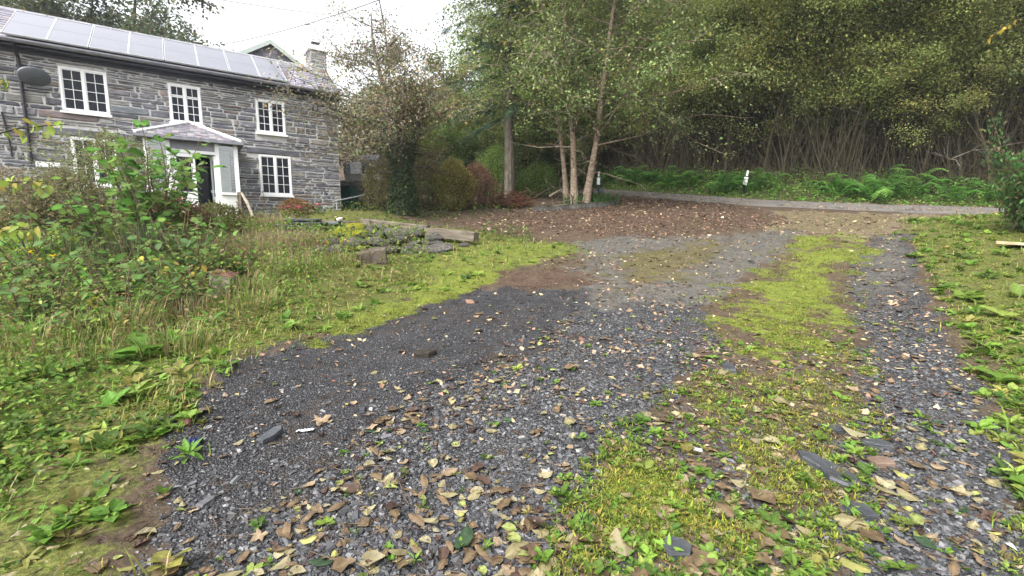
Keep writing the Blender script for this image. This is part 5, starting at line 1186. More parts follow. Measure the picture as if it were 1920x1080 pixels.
# ------------------------------------------------------------------ overgrown border on the left
def gat(px, Yd): q = at(px, 400, Yd); return np.array([q[0], Yd, gz(q[0], Yd)])
LEAFM = {}
def leaf_variants(key, tp, cols, n=4, seed=0):
    r = np.random.default_rng(seed); out = []
    for c in pick(cols, n, r, .12): out.append(MB().add(tp[0], tp[1], tp[2] * c).mesh('leaf', M_LEAF, True))
    LEAFM[key] = out; return out
HEART = tpl([(0, 0, 0), (-.12, -.22, .02), (.12, -.42, .06), (.5, -.36, .05), (.82, -.15, -.04), (1.05, 0, -.16), (.82, .15, -.04), (.5, .36, .05), (.12, .42, .06), (-.12, .22, .02), (.3, 0, -.01), (.65, 0, -.06)],
            [[(0, 10, 2), (0, 2, 1), (0, 8, 10), (0, 9, 8), (11, 4, 5), (11, 5, 6)], [(10, 11, 4, 3), (10, 7, 6, 11)], [(10, 3, 2), (10, 8, 7)]], [1, .9, .92, .92, .92, 1, .92, .92, .92, .9, 1.18, 1.18])
def leafy(name, label, cat, loc, seed, nst, H, spread, variants, lsize, per, group=None, stem=M_STEM, lat=True, droop=.05, hmin=.3, rz=0):
    r = np.random.default_rng(seed); t = thing(name, label, cat, loc, rz, group); W = MB()
    for k in range(nst):
        a = k * 2.4 + r.normal(0, .4); q = spread * r.uniform(.25, 1); L = H * r.uniform(.7, 1.05)
        b = curve_path([.12 * math.cos(a) * q, .12 * math.sin(a) * q, -.08], [q * math.cos(a) / H * .75, q * math.sin(a) / H * .75, 1], L, 8, r, .07, droop); tube(W, b, np.linspace(.012, .003, 9) * (1 + .25 * H), 5, caps=False)
        for j in range(per):
            tt = hmin + (1 - hmin) * (j + r.random() * .6) / per; p, d = along(b, min(tt, .999)); la = j * 2.6 + r.normal(0, .4); out = np.array([math.cos(la), math.sin(la), r.uniform(0, .5)])
            e = p + out * lsize * r.uniform(.3, 1.0); tube(W, [p, (p + e) / 2 + [0, 0, .01], e], .003, 3, caps=False)
            link('leaf', variants[int(r.integers(len(variants)))], t, e, (r.normal(0, .35), r.normal(.25, .3), la + r.normal(0, .35)), lsize * r.uniform(.6, 1.25))
    W.build('stems', stem, t); return t
KN = leaf_variants('kn', HEART, [(0.12, 0.25, 0.05), (0.18, 0.32, 0.06), (0.09, 0.19, 0.04), (0.15, 0.22, 0.06)], 6, 1)
BR = leaf_variants('br', L_OVAL, [(0.085, 0.16, 0.04), (0.13, 0.22, 0.05), (0.06, 0.11, 0.03), (0.22, 0.24, 0.05), (0.11, 0.18, 0.06)], 6, 2)
YG = leaf_variants('yg', L_MID, [(0.26, 0.34, 0.07), (0.36, 0.40, 0.10), (0.22, 0.28, 0.06), (0.42, 0.38, 0.09)], 5, 8)
YL = leaf_variants('yl', L_MID, [(0.42, 0.36, 0.05), (0.34, 0.36, 0.06), (0.28, 0.32, 0.05), (0.45, 0.30, 0.07)], 4, 3)
leafy('leafy_shrub', 'second round-leaved shrub, lower, at the left of the tall one', 'shrub', gat(205, 8.2), 12, 12, 1.75, 1.2, KN, .17, 13, droop=.06)
leafy('leafy_shrub', 'tall bright green shrub with round leaves hiding the porch and lower window', 'shrub', gat(285, 8.6), 1, 19, 2.6, 1.35, KN, .20, 16, lat=True, droop=.05)
leafy('low_shrub', 'broad-leaved green bush behind the rusty lantern', 'shrub', gat(352, 7.2), 2, 14, 1.15, 1.1, BR, .135, 9, hmin=.35)
leafy('low_shrub', 'spreading green bush at the far left of the border', 'shrub', gat(70, 5.9), 3, 13, .95, 1.0, BR, .14, 9, hmin=.35)
leafy('low_shrub', 'green bush with pale leaf undersides in the middle of the border', 'shrub', gat(205, 6.2), 4, 12, .85, .95, BR, .13, 8, hmin=.3)
for k_, (px_, Yd_, H_, sp_, vv_, ls_, lab_) in enumerate([
    (60, 4.9, .75, .8, BR, .11, 'bright leafy bush low at the left edge of the picture'), (140, 4.7, .6, .75, KN, .10, 'low bright green bush near the left corner of the border'),
    (215, 5.2, .8, .8, KN, .11, 'bright round-leaved bush in the front of the border'), (290, 5.7, .8, .85, BR, .12, 'leafy green bush below and left of the rusty lantern'),
    (350, 6.0, .6, .6, KN, .10, 'small bright bush just under the rusty lantern'), (20, 6.8, 1.1, .9, KN, .13, 'tall round-leaved bush behind the leaning dead stems'),
    (100, 6.9, 1.15, .95, BR, .14, 'tall broad-leaved bush in the left half of the border'), (165, 5.9, .95, .8, BR, .12, 'mid-height bush between the yellowing plant and the rushes'),
    (310, 7.9, 1.25, .9, KN, .14, 'round-leaved bush in front of the tall shrub, facing the drive'), (395, 7.4, .8, .8, BR, .12, 'bush right of the rusty lantern with broad leaves'),
    (440, 7.6, .6, .7, KN, .10, 'low bush at the right end of the leafy border')]):
    leafy('border_bush', lab_, 'shrub', gat(px_, Yd_), 30 + k_, 12, H_, sp_, vv_, ls_, 7, hmin=.2)
leafy('low_shrub', 'tall loose green shrub in front of the meter box at the left', 'shrub', gat(118, 7.9), 7, 13, 1.35, 1.1, BR, .15, 10, hmin=.3)
leafy('low_shrub', 'dense low bush at the foot of the round-leaved shrub', 'shrub', gat(255, 7.0), 8, 15, .95, 1.1, BR, .14, 9, hmin=.25)
leafy('low_shrub', 'yellowish-green bush just right of the round-leaved shrub', 'shrub', gat(372, 8.5), 9, 13, 1.0, 1.0, KN, .13, 9, hmin=.25)
leafy('low_shrub', 'low green bush at the very edge of the view below the leaning stems', 'shrub', gat(15, 5.0), 10, 11, .7, .9, BR, .13, 8, hmin=.25)
leafy('yellowing_plant', 'small plant with large yellow leaves left of the rusty lantern', 'plant', gat(325, 6.6), 5, 5, .65, .5, YL, .14, 5, hmin=.4)
leafy('yellowing_plant', 'small plant with drooping yellow leaves at the far left', 'plant', gat(150, 5.3), 6, 4, .55, .4, YL, .13, 4, hmin=.4)
# the leaning sapling at the left edge, yellow-green leaves hanging into view
t = thing('leaning_sapling', 'slender sapling with yellow-green leaves reaching in at the left edge', 'tree', (-5.75, 4.7, gz(-5.75, 4.7)))
W = MB(); rr_ = np.random.default_rng(9); z0 = gz(-5.75, 4.7); Tp = np.array([[0, 0, -.2], [.05, 0, .8], [.12, 0, 1.6], [.2, 0, 2.4]]); tube(W, Tp, [.035, .03, .022, .01], 6)
for zb, dx, dz in ((1.85, 1.12, .32), (1.5, .85, .10), (1.15, .75, -.05), (2.1, .55, .5)):
    b = np.array([[.12, 0, zb], [.12 + dx * .5, .05, zb + dz * .8], [.12 + dx, .1, zb + dz]]); bb = np.array([along(b, t_)[0] for t_ in np.linspace(0, 1, 8)]); tube(W, bb, np.linspace(.012, .003, 8), 4)
    for j in range(24):
        p, d = along(bb, rr_.uniform(.3, 1)); link('leaf', YG[int(rr_.integers(5))], t, p + rr_.normal(0, .035, 3), (rr_.normal(0, .8), rr_.uniform(.1, 1.3), rr_.uniform(-2.8, 1.6)), rr_.uniform(.06, .115))
W.build('trunk', M_TWIG, t)

# finer shrubs, rush clump, strappy leaves
def sh(px, Yd, w_, h_, cols, n, size, tp, lab, name='shrub', seed=0, up=.9, mat=M_LEAF):
    W, Lf = shrub(700 + seed, w_, h_, cols, n, size, tp, up); loc = gat(px, Yd); t = thing(name, lab, 'shrub', loc); W.build('stems', M_STEM, t); Lf.build('foliage', mat, t)
GG = [(0.16, 0.19, 0.085), (0.20, 0.215, 0.10), (0.13, 0.15, 0.07), (0.23, 0.20, 0.10)]
sh(215, 10.2, 2.4, 1.95, GG, 9000, .075, L_LONG2, 'wispy grey-green shrub behind the round-leaved shrub', seed=1)
sh(120, 9.6, 2.0, 1.25, [(0.19, 0.18, 0.085), (0.15, 0.165, 0.07), (0.24, 0.19, 0.11)], 6500, .075, L_LONG2, 'brownish tangled shrub below the meter box', seed=2)
sh(20, 9.4, 1.6, 1.1, [(0.17, 0.155, 0.085), (0.21, 0.17, 0.11)], 4200, .07, L_LONG2, 'dull brown shrub at the left end of the cottage front', seed=3)
sh(325, 9.6, 1.5, 1.0, [(0.16, 0.11, 0.07), (0.13, 0.13, 0.06), (0.20, 0.09, 0.06)], 3800, .07, L_LOW, 'reddish-brown low shrub in front of the porch', seed=4)
sh(405, 10.6, 1.3, .75, [(0.12, 0.15, 0.04), (0.15, 0.13, 0.06)], 2600, .07, L_LOW, 'small green shrub by the porch step', seed=5)
sh(555, 13.6, .95, .42, [(0.22, 0.12, 0.05), (0.28, 0.16, 0.08), (0.14, 0.10, 0.04)], 1500, .06, L_LOW, 'low rusty-orange shrub at the foot of the cottage wall', seed=6)
sh(652, 17.9, .75, .8, [(0.20, 0.22, 0.06), (0.28, 0.27, 0.09)], 1300, .07, L_LOW, 'small yellow-green shrub above the green door', seed=7)
def blades(name, lab, cat, loc, n, H, wd, rad, cols, seed, lean=.5, group=None, rz=0):
    r = np.random.default_rng(seed); b = MB(); a = r.uniform(0, 6.28, n); q = rad * np.sqrt(r.random(n)); h = H * r.uniform(.55, 1.1, n)
    inst(b, BLADE2, np.stack([q * np.cos(a), q * np.sin(a), -.03 + 0 * q], -1), rot3(a - math.pi / 2 + r.normal(0, .5, n), 0, r.normal(0, .15, n)), np.stack([wd * r.uniform(.7, 1.3, n), h * lean * r.uniform(.2, 1.3, n), h], -1), pick(cols, n, r, .2))
    return tag(b.build(name, M_GRASS, loc=loc), lab, cat, group)
RUSH = [(0.07, 0.095, 0.045), (0.10, 0.125, 0.06), (0.05, 0.07, 0.035), (0.18, 0.16, 0.08)]
blades('rush_clump', 'grey-green rush clump in the middle of the border', 'plant', gat(268, 7.7), 520, 1.0, .011, .42, RUSH, 1, .35)
blades('rush_clump', 'thinner rush clump beside the left edge of the view', 'plant', gat(165, 7.4), 260, .85, .010, .35, RUSH, 2, .4)
LIME = [(0.20, 0.33, 0.03), (0.26, 0.40, 0.05), (0.15, 0.25, 0.03)]
blades('sword_leaf_clump', 'lime-green sword-leaved clump at the far left below the cottage', 'plant', gat(35, 7.9), 130, .8, .06, .5, LIME, 3, .55)
blades('sword_leaf_clump', 'lime-green sword-leaved clump left of the rushes', 'plant', gat(110, 8.2), 100, .75, .06, .4, LIME, 4, .5)
blades('sword_leaf_clump', 'bright green broad-bladed clump under the round-leaved shrub', 'plant', gat(215, 8.3), 60, .8, .07, .25, LIME, 5, .35)
for k, (px, Yd, n, lab) in enumerate([(1078, 18.3, 110, 'strappy-leaved clump at the foot of the alders'), (1118, 18.6, 130, 'strappy-leaved clump under the small dark box'), (1142, 18.9, 70, 'small strappy-leaved clump at the end of the kerb')]):
    blades('strappy_plant', lab, 'plant', gat(px, Yd), n, .62, .045, .5, [(0.05, 0.115, 0.03), (0.08, 0.16, 0.04), (0.035, 0.08, 0.025)], 20 + k, .75)
STRAW = [(0.36, 0.28, 0.16), (0.28, 0.20, 0.12), (0.42, 0.34, 0.21), (0.20, 0.13, 0.085), (0.16, 0.17, 0.05)]
for k, (px, Yd, n, H, rad, lab) in enumerate([(470, 9.0, 900, .62, .9, 'straw-coloured dry grass right of the rusty lantern'), (545, 9.8, 800, .5, .85, 'dry brown grass on the left end of the rockery'), (420, 8.6, 500, .6, .6, 'dry seeding grass behind the rusty lantern'), (500, 11.8, 500, .45, .8, 'dry grass below the porch step'), (330, 5.4, 160, .35, .3, 'small dry tuft below and left of the lantern'), (560, 8.6, 420, .42, .8, 'thin straw grass in front of the rockery')]):
    blades('dry_grass_clump', lab, 'plant', gat(px, Yd), n, H, .007, rad, STRAW, 40 + k, .6)
# long mixed grass and dry stems among the bushes, nearer the drive
LONGG = [(0.15, 0.22, 0.04), (0.21, 0.26, 0.06), (0.10, 0.15, 0.03), (0.34, 0.28, 0.14), (0.26, 0.19, 0.10)]
for k, (px, Yd, H, lab) in enumerate([(30, 4.2, .40, 'long grass clump at the lower left edge of the border'), (110, 3.9, .34, 'long mixed grass just below the docks at the left'), (180, 4.5, .42, 'long grass clump above the big dock plant'), (215, 4.9, .42, 'long arching grass between the bushes and the drive'), (300, 4.3, .30, 'green and straw grass clump below the lantern'), (455, 5.7, .34, 'long grass clump right of the lantern beside the drive'), (450, 6.4, .40, 'arching grass clump at the mossy edge of the drive'), (505, 7.4, .42, 'grass clump between the lantern and the rockery'), (575, 7.9, .34, 'straw and green grass clump below the cut timber block'), (75, 5.4, .55, 'tall grass clump between the leftmost bushes'), (640, 8.4, .30, 'low grass clump in front of the timber block')]):
    blades('long_grass_clump', lab, 'plant', gat(px, Yd), 240, H, .009, .38, LONGG, 70 + k, .7)
# thin dark seed stalks
rr_ = np.random.default_rng(14)
for k, (px, Yd, H, lab) in enumerate([(437, 9.6, 1.15, 'tall thin dark seed stalk in front of the porch wall'), (462, 6.4, .75, 'thin brown seed stalk right of the lantern'), (218, 7.0, 1.3, 'tall brown dead stalk beside the rushes'), (500, 13.2, .8, 'thin reddish stalk below the right-hand window'), (540, 8.2, .55, 'short brown seed stalk in the dry grass')]):
    W = MB(); P = curve_path([0, 0, -.05], [rr_.normal(0, .08), 0, 1], H, 7, rr_, .04); tube(W, P, np.linspace(.008, .003, 8), 5)
    for j in range(26): p, d = along(P, rr_.uniform(.35, 1)); a = rr_.uniform(0, 6.28); tube(W, [p, p + np.array([.035 * math.cos(a), .035 * math.sin(a), .03])], [.006, .009], 4)
    o = W.build('seed_stalk', M_STEM, loc=gat(px, Yd)); tag(o, lab, 'plant')
for k, (px, Yd, L, lab) in enumerate([(55, 5.6, 1.5, 'long bent dead stem leaning across the left edge'), (20, 6.2, 1.3, 'second dead stem leaning at the left edge, darker')]):
    W = MB(); P = curve_path([0, 0, -.05], [-.75, .1, .75], L, 8, rr_, .06, .03); tube(W, P, np.linspace(.014, .006, 9), 6)
    for j in range(4): p, d = along(P, rr_.uniform(.3, .9)); tube(W, curve_path(p, d + rr_.normal(0, .6, 3), .35, 3, rr_, .15), np.linspace(.006, .003, 4), 4)
    o = W.build('dead_stem', M_TWIG, loc=gat(px + 60, Yd)); tag(o, lab, 'plant')
# flowers
def flower(px, Yd, H, nf, col, lab, name, size=.03, spread=.14):
    t = thing(name, lab, 'flower', gat(px, Yd)); W, Lf, Fl = MB(), MB(), MB(); r = np.random.default_rng(int(px * 7 + Yd))
    for k in range(nf):
        a = r.uniform(0, 6.28); P = curve_path([0, 0, 0], [spread * math.cos(a), spread * math.sin(a), H], H * r.uniform(.8, 1.1), 4, r, .1); tube(W, P, .004, 4)
        q = r.uniform(0, 6.28, 9); inst(Fl, L_LOW, np.repeat(P[-1:], 9, 0), rot3(q, r.normal(-.25, .25, 9)), np.full(9, size) * r.uniform(.8, 1.3, 9), pick([col], 9, r, .15))
        m_ = 7; inst(Lf, L_MID, np.array([along(P, x)[0] for x in r.uniform(.1, .8, m_)]), rot3(r.uniform(0, 6.28, m_), r.normal(.2, .3, m_)), .07 * r.uniform(.7, 1.2, m_), pick(GREENS, m_, r))
    W.build('stems', M_STEM, t); Lf.build('leaves', M_LEAF, t); Fl.build('petals', M_LEAF, t)
PK = (0.60, 0.14, 0.20); YE = (0.62, 0.45, 0.03)
for px, Yd, lab in ((541, 12.9, 'pink flowers at the left of the row below the cottage window'), (556, 13.1, 'pale pink flower stems just right of the leftmost pink flowers'), (597, 13.5, 'brightest pink flower cluster near the cottage corner')): flower(px, Yd, .34, 5, PK, lab, 'pink_flower', .055)
for px, Yd, H, lab in ((30, 6.4, .6, 'yellow ragwort flowers at the far left above the green bush'), (93, 6.1, .62, 'yellow ragwort heads beside the leftmost ones'), (205, 9.0, .95, 'yellow flowers high in the border near the rushes'), (232, 9.0, .9, 'yellow flowers under the round-leaved shrub'), (318, 8.0, .85, 'orange-yellow flower head above the broad-leaved bush'), (600, 8.9, .35, 'yellow ragwort flowers in front of the rockery'), (640, 9.3, .3, 'small yellow flowers beside the cut timber block')): flower(px, Yd, H, 3, YE, lab, 'yellow_flower', .04, .12)
# dock and broad weeds near the drive edge
for k, (px, Yd, s_, lab) in enumerate([(235, 4.0, .30, 'large upright dock plant near the left edge of the grit track'), (300, 4.3, .24, 'dock plant with pale leaves beside the grit track'), (60, 3.6, .26, 'broad-leaved dock at the lower left'), (120, 4.7, .28, 'nettle-green weed clump at the left below the bushes'), (20, 4.6, .28, 'green weed clump at the left edge'), (380, 5.0, .2, 'small dock below the lantern')]):
    rs = ROS[3 if k % 2 else 1]; me_ = MB().add(rs[0], rs[1], rs[2] * np.array([0.12, 0.23, 0.04])).mesh('dock_plant', M_LEAF, True); o = link('dock_plant', me_, None, gat(px, Yd), (0, 0, k), s_ / .6); tag(o, lab, 'plant')
# deep undergrowth layer of the border
r = np.random.default_rng(71)
X, Y = sample(110000, 2.0, 13.5, r=r, pw=.9)
dd = sdf(Z['left'], X, Y); pb = sstep(.25, .9, dd) * (X < -.16 * Y - .2) * (1 - .75 * sstep(10.5, 12.5, Y)) * (.45 + .55 * sstep(.35, .55, fbm(X * .8, Y * .8, 33)))
u_h = -((X - HOUSE[0]) * WD[0] + (Y - HOUSE[1]) * WD[1]); o_h = (X - HOUSE[0]) * ND[0] + (Y - HOUSE[1]) * ND[1]
X, Y = keep(pb * (o_h > .6), X, Y, r); m = len(X); dd = sdf(Z['left'], X, Y)
hh = r.random(m) ** 1.3 * (.05 + .62 * sstep(.4, 2.2, dd) * (.35 + 1.1 * fbm(X * .9, Y * .9, 34))) * (1 - .5 * sstep(9.5, 12, Y))
ub = MB(); kk = fbm(X * .6, Y * .6, 35)
CC = np.where((kk + r.normal(0, .08, m) > .56)[:, None], pick([(0.17, 0.15, 0.05), (0.22, 0.17, 0.08), (0.13, 0.16, 0.04)], m, r, .2), pick(GREENS, m, r, .2, [.3, .25, .25, .12, .08]))
for j, tp_ in enumerate((L_LOW, L_MID)):
    q = np.arange(m) % 2 == j; n_ = q.sum(); inst(ub, tp_, np.c_[X[q], Y[q], ground(X[q], Y[q]) + hh[q]], rot3(r.uniform(0, 6.28, n_), r.normal(.15, .4, n_), r.normal(0, .4, n_)), r.uniform(.03, .08, n_) * (.6 + .06 * Y[q].clip(2, 10)), CC[q])
tag(ub.build('border_undergrowth', M_LEAF), 'tangled low leafy growth filling the left-hand border', kind='stuff')
gp = MB(); X, Y = sample(40000, 11, 24, r=r, pw=.3); pg_ = (sstep(.42, .55, fbm(X * .8, Y * .8, 36))) * (X < .06 * Y - .2) * (X > -.5 * Y) * (poly_dist(FAR_EDGE, X, Y) < -3.2) * (1 - zm('litter', X, Y, .6, .6)) * (sdf(Z['tan'], X, Y) < 0)
X, Y = keep(pg_, X, Y, r); o_h = (X - HOUSE[0]) * ND[0] + (Y - HOUSE[1]) * ND[1]; u_h = -((X - HOUSE[0]) * WD[0] + (Y - HOUSE[1]) * WD[1]); k_ = (o_h > .4) | (u_h < -.3); X, Y = X[k_], Y[k_]; m = len(X)
inst(gp, L_LOW, np.c_[X, Y, ground(X, Y) + r.random(m) ** 1.5 * .32], rot3(r.uniform(0, 6.28, m), r.normal(.1, .4, m), r.normal(0, .4, m)), r.uniform(.06, .14, m), pick([(0.07, 0.13, 0.03), (0.10, 0.16, 0.04), (0.05, 0.085, 0.025), (0.16, 0.15, 0.05)], m, r, .2))
tag(gp.build('garden_undergrowth', M_LEAF), 'low green growth in the garden between cottage and conifer', kind='stuff')

# ------------------------------------------------------------------ stones, timbers and small things
r = np.random.default_rng(88)
def put(name, lab, cat, me, loc, rot=(0, 0, 0), sc=1, group=None): return tag(link(name, me, None, loc, rot, sc), lab, cat, group)
RM = [rock_mesh('rock', [M_ROCK, M_ROCKMOSS, M_ROCKSOME][k % 3], np.random.default_rng(900 + k), flat=[.42, .55, .36, .6][k % 4], sub=3, cuts=14) for k in range(12)]
RLAB = {0: 'grey bare rock lying in the low rockery behind the dry grass', 1: 'rock thickly covered in yellow moss in the rockery', 2: 'grey rock with some moss on top in the rockery'}
spots = []
for row, (y0, z0, n) in enumerate([(473, 0, 9), (462, .10, 11), (452, .2, 10), (444, .3, 7)]):
    for k in range(n):
        px = 592 + (238 - row * 14) * (k + r.uniform(.2, .8)) / n + row * 10; spots.append((px, y0 + r.normal(0, 2), z0 + r.uniform(-.03, .05)))
for px, py, z0 in spots:
    q = hit(px, py); lefty = px < 690
    k = int(r.choice([1, 4, 7, 10] if lefty and r.random() < .6 else [0, 3, 6, 9, 2, 5, 8, 11])); s_ = r.uniform(.17, .33)
    put('rock', RLAB[k % 3], 'rock', RM[k], (q[0], q[1], gz(*q) + z0 * .42 + .02), (r.normal(0, .22), r.normal(0, .22), r.uniform(0, 6.28)), (s_ * 1.25, s_, s_), ['bare rocks of the rockery', 'mossy rocks of the rockery', 'part-mossed rocks of the rockery'][k % 3])
for px, py, s_, k, lab in ((615, 470, .30, 0, 'pale grey boulder at the left end of the rockery'), (820, 466, .36, 6, 'broad flat-topped pale rock at the right end of the rockery'), (868, 458, .12, 3, 'small pale stone beside the end of the sleeper'), (1408, 488, .05, 3, 'small stone on the yard')):
    q = hit(px, py + 6); put('boulder', lab, 'rock', RM[k], (q[0], q[1], gz(*q) + .05), (0, .1, r.uniform(0, 6)), (s_ * 1.3, s_, s_))
# cut block and sleepers
def timber(name, lab, a, b, w_, h_, mat, group=None, z=0, roll=0, tilt=True):
    A, Bp = hit(*a), hit(*b); d = Bp - A; L = np.linalg.norm(d); rz = math.atan2(d[1], d[0]); za, zb = gz(*A), gz(*Bp); mbt = MB(); n = 7; rt = np.random.default_rng(int(a[0]))
    V = []
    for i in range(n):
        x = L * i / (n - 1); e = .012 if i in (0, n - 1) else 0
        for (y, zz) in ((-w_ / 2 + e, 0), (w_ / 2 - e, 0), (w_ / 2, .02), (w_ / 2, h_ - .02), (w_ / 2 - .02 - e, h_ - e), (-w_ / 2 + .02 + e, h_ - e), (-w_ / 2, h_ - .02), (-w_ / 2, .02)): V.append((x, y + rt.normal(0, .004), zz + rt.normal(0, .005)))
    i = np.arange(n - 1)[:, None] * 8; j = np.arange(8)[None]; kx = (j + 1) % 8
    mbt.add(V, [np.stack([i + j, i + kx, i + 8 + kx, i + 8 + j], -1).reshape(-1, 4)[:, ::-1], np.arange(8)[None], (np.arange(8) + 8 * (n - 1))[None, ::-1]])
    o = mbt.build(name, mat, loc=(A[0], A[1], za + z)); o.rotation_euler = (roll, -math.atan2(zb - za, L), rz); return tag(o, lab, 'timber', group)
timber('railway_sleeper', 'weathered grey timber sleeper with rounded end beside the mossy grass', (800, 449), (893, 462), .2, .22, M_WOOD, z=.10)
timber('railway_sleeper', 'middle weathered timber sleeper behind the rockery', (680, 434), (798, 447), .2, .2, M_WOOD, z=.14)
timber('railway_sleeper', 'half-buried timber sleeper at the left behind the mossy rocks', (600, 434), (678, 434), .18, .14, M_DARKWOOD, z=.12)
timber('board', 'short dark board on edge left of the stacked slates', (488, 452), (522, 452), .05, .13, M_DARKWOOD, z=.06)
q = hit(530, 444); m_ = MB(); box(m_, (-.07, -.07, -.1), (.07, .07, .36), jit=.006); put('wooden_stake', 'short wooden stake beside the stacked slates', 'stake', m_.mesh('wooden_stake', M_WOOD), (q[0], q[1], gz(*q)), (.05, .04, .4))
q = hit(700, 492); m_ = MB(); V = np.array([(-.30, -.17, 0), (.24, -.20, 0), (.28, .16, 0), (-.26, .18, 0), (-.33, -.17, .20), (.22, -.2, .30), (.27, .17, .33), (-.27, .19, .24)]); m_.add(V, np.array([(0, 3, 2, 1), (4, 5, 6, 7), (0, 1, 5, 4), (1, 2, 6, 5), (2, 3, 7, 6), (3, 0, 4, 7)]))
o = put('timber_block', 'dark cut timber block with a moss-covered corner in front of the rockery', 'timber', m_.mesh('timber_block', mossed('mossy_timber', M_DARKWOOD, .30, ((.22, .24, .02), (.38, .38, .04)))), (q[0], q[1], gz(*q) - .02), (0, 0, .35)); bv = o.modifiers.new('edge', 'BEVEL'); bv.width = .018; bv.segments = 2
# stacked slates
for k, (px, py, L, w_, z, lab) in enumerate([(560, 437, .95, .4, .12, 'lowest slate slab of the stack below the cottage window'), (575, 437, 1.0, .42, .20, 'long dark slate slab in the middle of the stack'), (570, 437, .8, .36, .28, 'topmost dark slate slab of the stack'), (615, 434, .7, .3, .18, 'thin slate slab at the right end of the stack')]):
    q = hit(px, py); m_ = MB(); box(m_, (-L / 2, -w_ / 2, 0), (L / 2, w_ / 2, .07), jit=.016, r=np.random.default_rng(k)); o = put('slate_slab', lab, 'slate', m_.mesh('slate_slab', M_DSLATE), (q[0], q[1], gz(*q) + z), (.03, r.normal(0, .05), .12 + r.normal(0, .12))); bv = o.modifiers.new('edge', 'BEVEL'); bv.width = .012; bv.segments = 2
q = hit(636, 430); put('pale_stone', 'round whitish stone at the right end of the stacked slates', 'stone', rock_mesh('pale_stone', surf('pale_stone', (.4, .38, .33), (.58, .55, .5), 8, .9, .4, 30, .2), np.random.default_rng(4), .8), (q[0], q[1], gz(*q) + .22), (0, 0, 0), .13)
# slates and stones lying on the drive
def slate(px, py, pts, th, lab, rz=0, tilt=(0, 0), name='slate_piece', mat=M_DSLATE, lift=0.0):
    q = hit(px, py); P = np.array(pts); n = len(P); rs = np.random.default_rng(int(px)); m_ = MB(); inn = P.mean(0) + (P - P.mean(0)) * .9
    V = np.concatenate([np.c_[P, np.full(n, -.02)], np.c_[P, th * .7 + rs.normal(0, .004, n)], np.c_[inn, th + rs.normal(0, .004, n)]]); i = np.arange(n); j = (i + 1) % n
    m_.add(V, [np.stack([i, j, j + n, i + n], -1), np.stack([i + n, j + n, j + 2 * n, i + 2 * n], -1), (np.arange(n) + 2 * n)[None]])
    return put(name, lab, 'stone', m_.mesh(name, mat), (q[0], q[1], gz(*q) + lift), (tilt[0], tilt[1], rz))
slate(1557, 890, [(-.09, -.10), (-.02, -.16), (.08, -.15), (.11, -.04), (.07, .06), (.0, .17), (-.07, .20), (-.10, .12), (-.06, .02)], .035, 'largest dark slate slab lying in the weedy strip near the camera', .05, (.1, .12))
slate(1362, 690, [(-.07, -.12), (.04, -.13), (.07, -.02), (.05, .14), (.0, .17), (-.03, .04)], .03, 'grey pointed slate on the edge of the mossy strip', -.1)
slate(1268, 1040, [(-.06, -.04), (.03, -.06), (.07, -.02), (.06, .04), (-.02, .06), (-.06, .03)], .045, 'small dark slate lump among moss at the bottom of the picture', .2)
slate(1650, 872, [(-.06, -.03), (.05, -.05), (.08, 0), (.03, .05), (-.05, .04)], .03, 'brown flat stone right of the largest slate', .1, mat=surf('brown_stone', (.09, .06, .045), (.17, .12, .09), 8, .8, .4, 40, .2))
slate(1645, 838, [(-.10, -.03), (.07, -.05), (.10, -.01), (.02, .04), (-.08, .03)], .03, 'long dark slate above the brown flat stone', -.3)
slate(1570, 812, [(-.05, -.04), (.05, -.04), (.06, .03), (-.04, .05)], .03, 'small square slate above the largest slab', .2)
slate(1615, 965, [(-.04, -.06), (.03, -.07), (.05, .02), (0, .08), (-.04, .03)], .03, 'small slate between weeds and the right wheel track', .2)
slate(1577, 960, [(-.04, -.05), (.04, -.05), (.04, .04), (-.03, .06)], .025, 'little blue-grey slate below the largest slab', .6)
slate(1235, 690, [(-.08, -.04), (.06, -.05), (.08, .02), (-.04, .05)], .012, 'thin flat slate in the gravel left of the pointed slate', .1)
slate(510, 822, [(-.035, -.09), (.02, -.085), (.045, -.02), (.04, .06), (.01, .09), (-.03, .05)], .05, 'dark upright-edged stone on the grit track', -.35, (.25, .1))
slate(695, 770, [(-.01, -.01), (.014, -.01), (.01, .012), (-.01, .01)], .012, 'tiny white stone on the grit track', 0, mat=M_RENDER)
slate(680, 772, [(-.02, -.018), (.02, -.02), (.018, .02), (-.02, .016)], .03, 'small dark stone on the grit track', 0)
slate(795, 668, [(-.10, -.05), (.04, -.08), (.13, 0), (.05, .08), (-.1, .06)], .05, 'dark clump of earth on the grit track', .3, name='earth_clod', mat=surf('dark_earth', (.02, .017, .015), (.05, .042, .036), 20, .95, 1, 60, .1))
# torn paper label and blue cloth
q = hit(572, 812); m_ = MB(); rs = np.random.default_rng(2); xs = np.linspace(-.055, .055, 7); V = [(x, s_ * .018 + rs.normal(0, .002), .012 + rs.normal(0, .003)) for x in xs for s_ in (-1, 1)]; V2 = [(a, b, c - .002) for a, b, c in V]
m_.add(V, np.array([(2 * i, 2 * i + 2, 2 * i + 3, 2 * i + 1) for i in range(6)])); t = put('torn_label', 'small torn white label with dark smudges on the grit track', 'litter', m_.mesh('torn_label', M_PLASTIC), (q[0], q[1], gz(*q) + .006), (0, 0, .25))
m_ = MB()
for x, w_ in ((-.036, .012), (-.018, .016), (.006, .014), (.028, .010)): m_.add([(x, -.006, .0185), (x + w_, -.005, .0195), (x + w_, .005, .0195), (x, .006, .0185)], np.array([(0, 1, 2, 3)]))
m_.build('print_smudge', M_PIPE, t)
q = hit(365, 832); m_ = MB()
